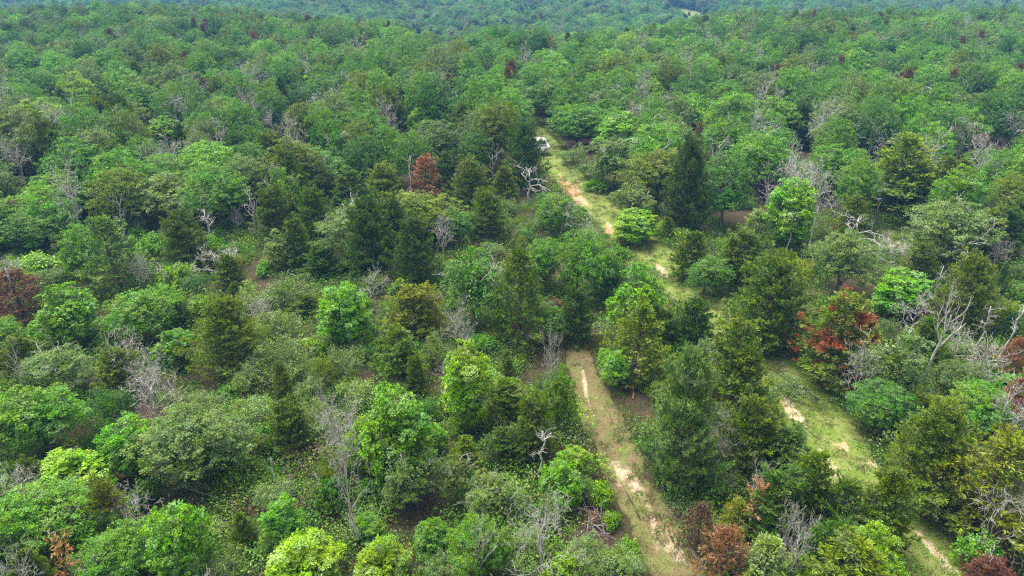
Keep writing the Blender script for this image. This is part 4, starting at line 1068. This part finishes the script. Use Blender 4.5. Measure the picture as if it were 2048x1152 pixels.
# ------------------------------------------------------------------ dry orange sprigs: dead shoots with brown leaves
for px, yt, yb, lab in ((1515, 962, 1030, 'thin dead sapling with orange dry needles before the dark green cedar'), (122, 1072, 1140, 'small dead sapling with dry orange leaves in the green oaks')):
    x, y, wm, h = locate(px, yt, 40, yb+60, 0.1)
    pr = make_cedar(int(px), H=4.2, R=0.55, nb=16, airy=1.0, shoots=9, blades=5)
    r = bpy.data.objects.new('dead_sapling', None); COL.objects.link(r); r.location = (x, y, gz(x, y)); r.scale = (1, 1, h/4.2); r['label'] = lab; r['category'] = 'dead sapling'
    for pn, me in pr['parts'].items():
        o = bpy.data.objects.new(pn, me); COL.objects.link(o); o.parent = r
        if pn == 'crown': o['tint'] = [0.26, 0.12, 0.045]

# ------------------------------------------------------------------ parked white truck
M_WHITE = plain_material('white_truck_paint', (0.78, 0.78, 0.78), 0.3); M_GLASS = plain_material('dark_window_glass', (0.02, 0.022, 0.025), 0.08)
M_TYRE = plain_material('tyre_rubber', (0.02, 0.02, 0.02), 0.8); M_RIM = plain_material('grey_rim', (0.35, 0.35, 0.36), 0.35, 0.8)
M_CHROME = plain_material('chrome_bumper', (0.5, 0.5, 0.5), 0.25, 0.9); M_RED = plain_material('red_lamp', (0.35, 0.02, 0.02), 0.2); M_BLACK = plain_material('black_plastic', (0.015, 0.015, 0.015), 0.6)
import bmesh
def loft(sections, bevel=0.03):
    """closed prism through cross-sections, each a list of the same number of points"""
    bm = bmesh.new(); rings = [[bm.verts.new(p) for p in s] for s in sections]
    n = len(sections[0])
    for a, b in zip(rings[:-1], rings[1:]):
        for j in range(n): bm.faces.new((a[j], a[(j+1) % n], b[(j+1) % n], b[j]))
    bm.faces.new(rings[0][::-1]); bm.faces.new(rings[-1])
    bmesh.ops.recalc_face_normals(bm, faces=bm.faces)
    if bevel: bmesh.ops.bevel(bm, geom=bm.edges[:], offset=bevel, segments=2, affect='EDGES', clamp_overlap=True)
    return bm
def obj_bm(name, bm, mat, parent, loc=(0, 0, 0), rot=(0, 0, 0)):
    me = bpy.data.meshes.new(name); bm.to_mesh(me); bm.free(); me.materials.append(mat)
    o = bpy.data.objects.new(name, me); COL.objects.link(o); o.parent = parent; o.location = loc; o.rotation_euler = rot; return o
def rect(x, y0, y1, z0, z1): return [(x, y0, z0), (x, y1, z0), (x, y1, z1), (x, y0, z1)]
def yrect(y, hw0, hw1, z0, z1): return [(-hw0, y, z0), (hw0, y, z0), (hw1, y, z1), (-hw1, y, z1)]
tr = bpy.data.objects.new('pickup_truck', None); COL.objects.link(tr)
tr.location = (TRUCK_XY[0], TRUCK_XY[1]+2.9, gz(*TRUCK_XY)+0.03); tr.rotation_euler = (0, 0, math.radians(6))
tr['label'] = 'white pickup truck parked on the track, partly hidden by a dark cedar'; tr['category'] = 'truck'
obj_bm('body', loft([yrect(-2.75, .93, .92, .55, 1.05), yrect(-2.6, .96, .95, .48, 1.10), yrect(0.9, .97, .95, .45, 1.12), yrect(2.3, .95, .90, .48, 1.08), yrect(2.72, .88, .82, .55, .95)]), M_WHITE, tr)
cab = obj_bm('cab', loft([yrect(-0.75, .92, .74, 1.08, 1.80), yrect(-0.55, .92, .75, 1.08, 1.86), yrect(0.7, .92, .75, 1.08, 1.86), yrect(1.45, .92, .80, 1.08, 1.16)]), M_WHITE, tr)
obj_bm('rear_window', loft([yrect(-0.775, .70, .60, 1.22, 1.70), yrect(-0.735, .70, .60, 1.22, 1.70)], 0.0), M_GLASS, cab)
obj_bm('windscreen', loft([[(-.72, 1.395, 1.24), (.72, 1.395, 1.24), (.64, .80, 1.81), (-.64, .80, 1.81)], [(-.72, 1.425, 1.26), (.72, 1.425, 1.26), (.64, .83, 1.83), (-.64, .83, 1.83)]], 0), M_GLASS, cab)
for s in (-1, 1):
    for a, b in ((-.55, .1), (.16, .85)):
        obj_bm('side_window', loft([[(s*.905, a, 1.2), (s*.905, b, 1.2), (s*.79, b-.05, 1.68), (s*.79, a+.05, 1.68)], [(s*.925, a, 1.2), (s*.925, b, 1.2), (s*.81, b-.05, 1.68), (s*.81, a+.05, 1.68)]], 0), M_GLASS, cab)
    obj_bm('bed_side', loft([rect(s*.93-.06, -2.7, -.8, 1.08, 1.32), rect(s*.93+.03, -2.7, -.8, 1.08, 1.32)], .02), M_WHITE, tr)
    obj_bm('tail_light', loft([rect(s*.86-.07, -2.79, -2.70, .85, 1.22), rect(s*.86+.07, -2.79, -2.70, .85, 1.22)], .01), M_RED, tr)
    obj_bm('wing_mirror', loft([rect(s*1.02-.1, .95, 1.05, 1.2, 1.4), rect(s*1.02+.1, .95, 1.05, 1.2, 1.4)], .03), M_BLACK, tr)
    for wy in (-1.75, 1.75):
        bm = bmesh.new(); bmesh.ops.create_cone(bm, cap_ends=True, segments=24, radius1=.39, radius2=.39, depth=.26); bmesh.ops.bevel(bm, geom=bm.edges[:], offset=.04, segments=1, affect='EDGES')
        wh = obj_bm('wheel', bm, M_TYRE, tr, (s*.84, wy, .39), (0, math.pi/2, 0))
        bm = bmesh.new(); bmesh.ops.create_cone(bm, cap_ends=True, segments=20, radius1=.24, radius2=.22, depth=.28); obj_bm('rim', bm, M_RIM, wh)
obj_bm('tailgate', loft([yrect(-2.78, .80, .80, .75, 1.30), yrect(-2.71, .80, .80, .75, 1.30)], .02), M_WHITE, tr)
obj_bm('rear_bumper', loft([yrect(-2.92, .90, .90, .52, .70), yrect(-2.76, .93, .93, .52, .70)], .03), M_CHROME, tr)
obj_bm('front_bumper', loft([yrect(2.70, .90, .90, .45, .68), yrect(2.86, .85, .85, .45, .68)], .03), M_CHROME, tr)
obj_bm('bed_floor', loft([yrect(-2.68, .84, .84, 1.09, 1.125), yrect(-.80, .84, .84, 1.09, 1.125)], 0), M_BLACK, tr)

# ------------------------------------------------------------------ pole at the far meadow
px_, py_ = 128.0, 512.0
mb = MB(); tube(mb, [(0, 0, -.5), (0, 0, 3), (0, 0, 8.2)], [.16, .14, .11], 8, 0, True)
pole = bpy.data.objects.new('utility_pole', None); COL.objects.link(pole); pole.location = (px_, py_, gz(px_, py_))
pole['label'] = 'pale thin utility pole standing at the far meadow'; pole['category'] = 'pole'
o = bpy.data.objects.new('post', mb.mesh('pole_post', [M_DEAD], True)); COL.objects.link(o); o.parent = pole
mb = MB(); tube(mb, [(-.9, 0, 7.6), (0, 0, 7.6), (.9, 0, 7.6)], [.06, .06, .06], 4, 0, True)
o = bpy.data.objects.new('crossarm', mb.mesh('pole_crossarm', [M_DEAD])); COL.objects.link(o); o.parent = pole

# ------------------------------------------------------------------ haze
HAZE = 0.00033
if HAZE:
    lo, hi = -26.0, 34.0
    me = bpy.data.meshes.new('haze'); X0, X1, Y0, Y1 = -720, 720, -80, 920
    me.from_pydata([(x, y, z) for z in (lo, hi) for y in (Y0, Y1) for x in (X0, X1)], [], [(0, 2, 3, 1), (4, 5, 7, 6), (0, 1, 5, 4), (2, 6, 7, 3), (0, 4, 6, 2), (1, 3, 7, 5)])
    m, nt = new_mat('haze_air'); v = N(nt, 'ShaderNodeVolumePrincipled'); v.inputs['Density'].default_value = HAZE; v.inputs['Color'].default_value = (0.15, 0.42, 0.85, 1); v.inputs['Anisotropy'].default_value = 0.0
    out = N(nt, 'ShaderNodeOutputMaterial'); nt.links.new(v.outputs[0], out.inputs['Volume'])
    me.materials.append(m); hz = bpy.data.objects.new('haze', me); COL.objects.link(hz); hz['kind'] = 'stuff'
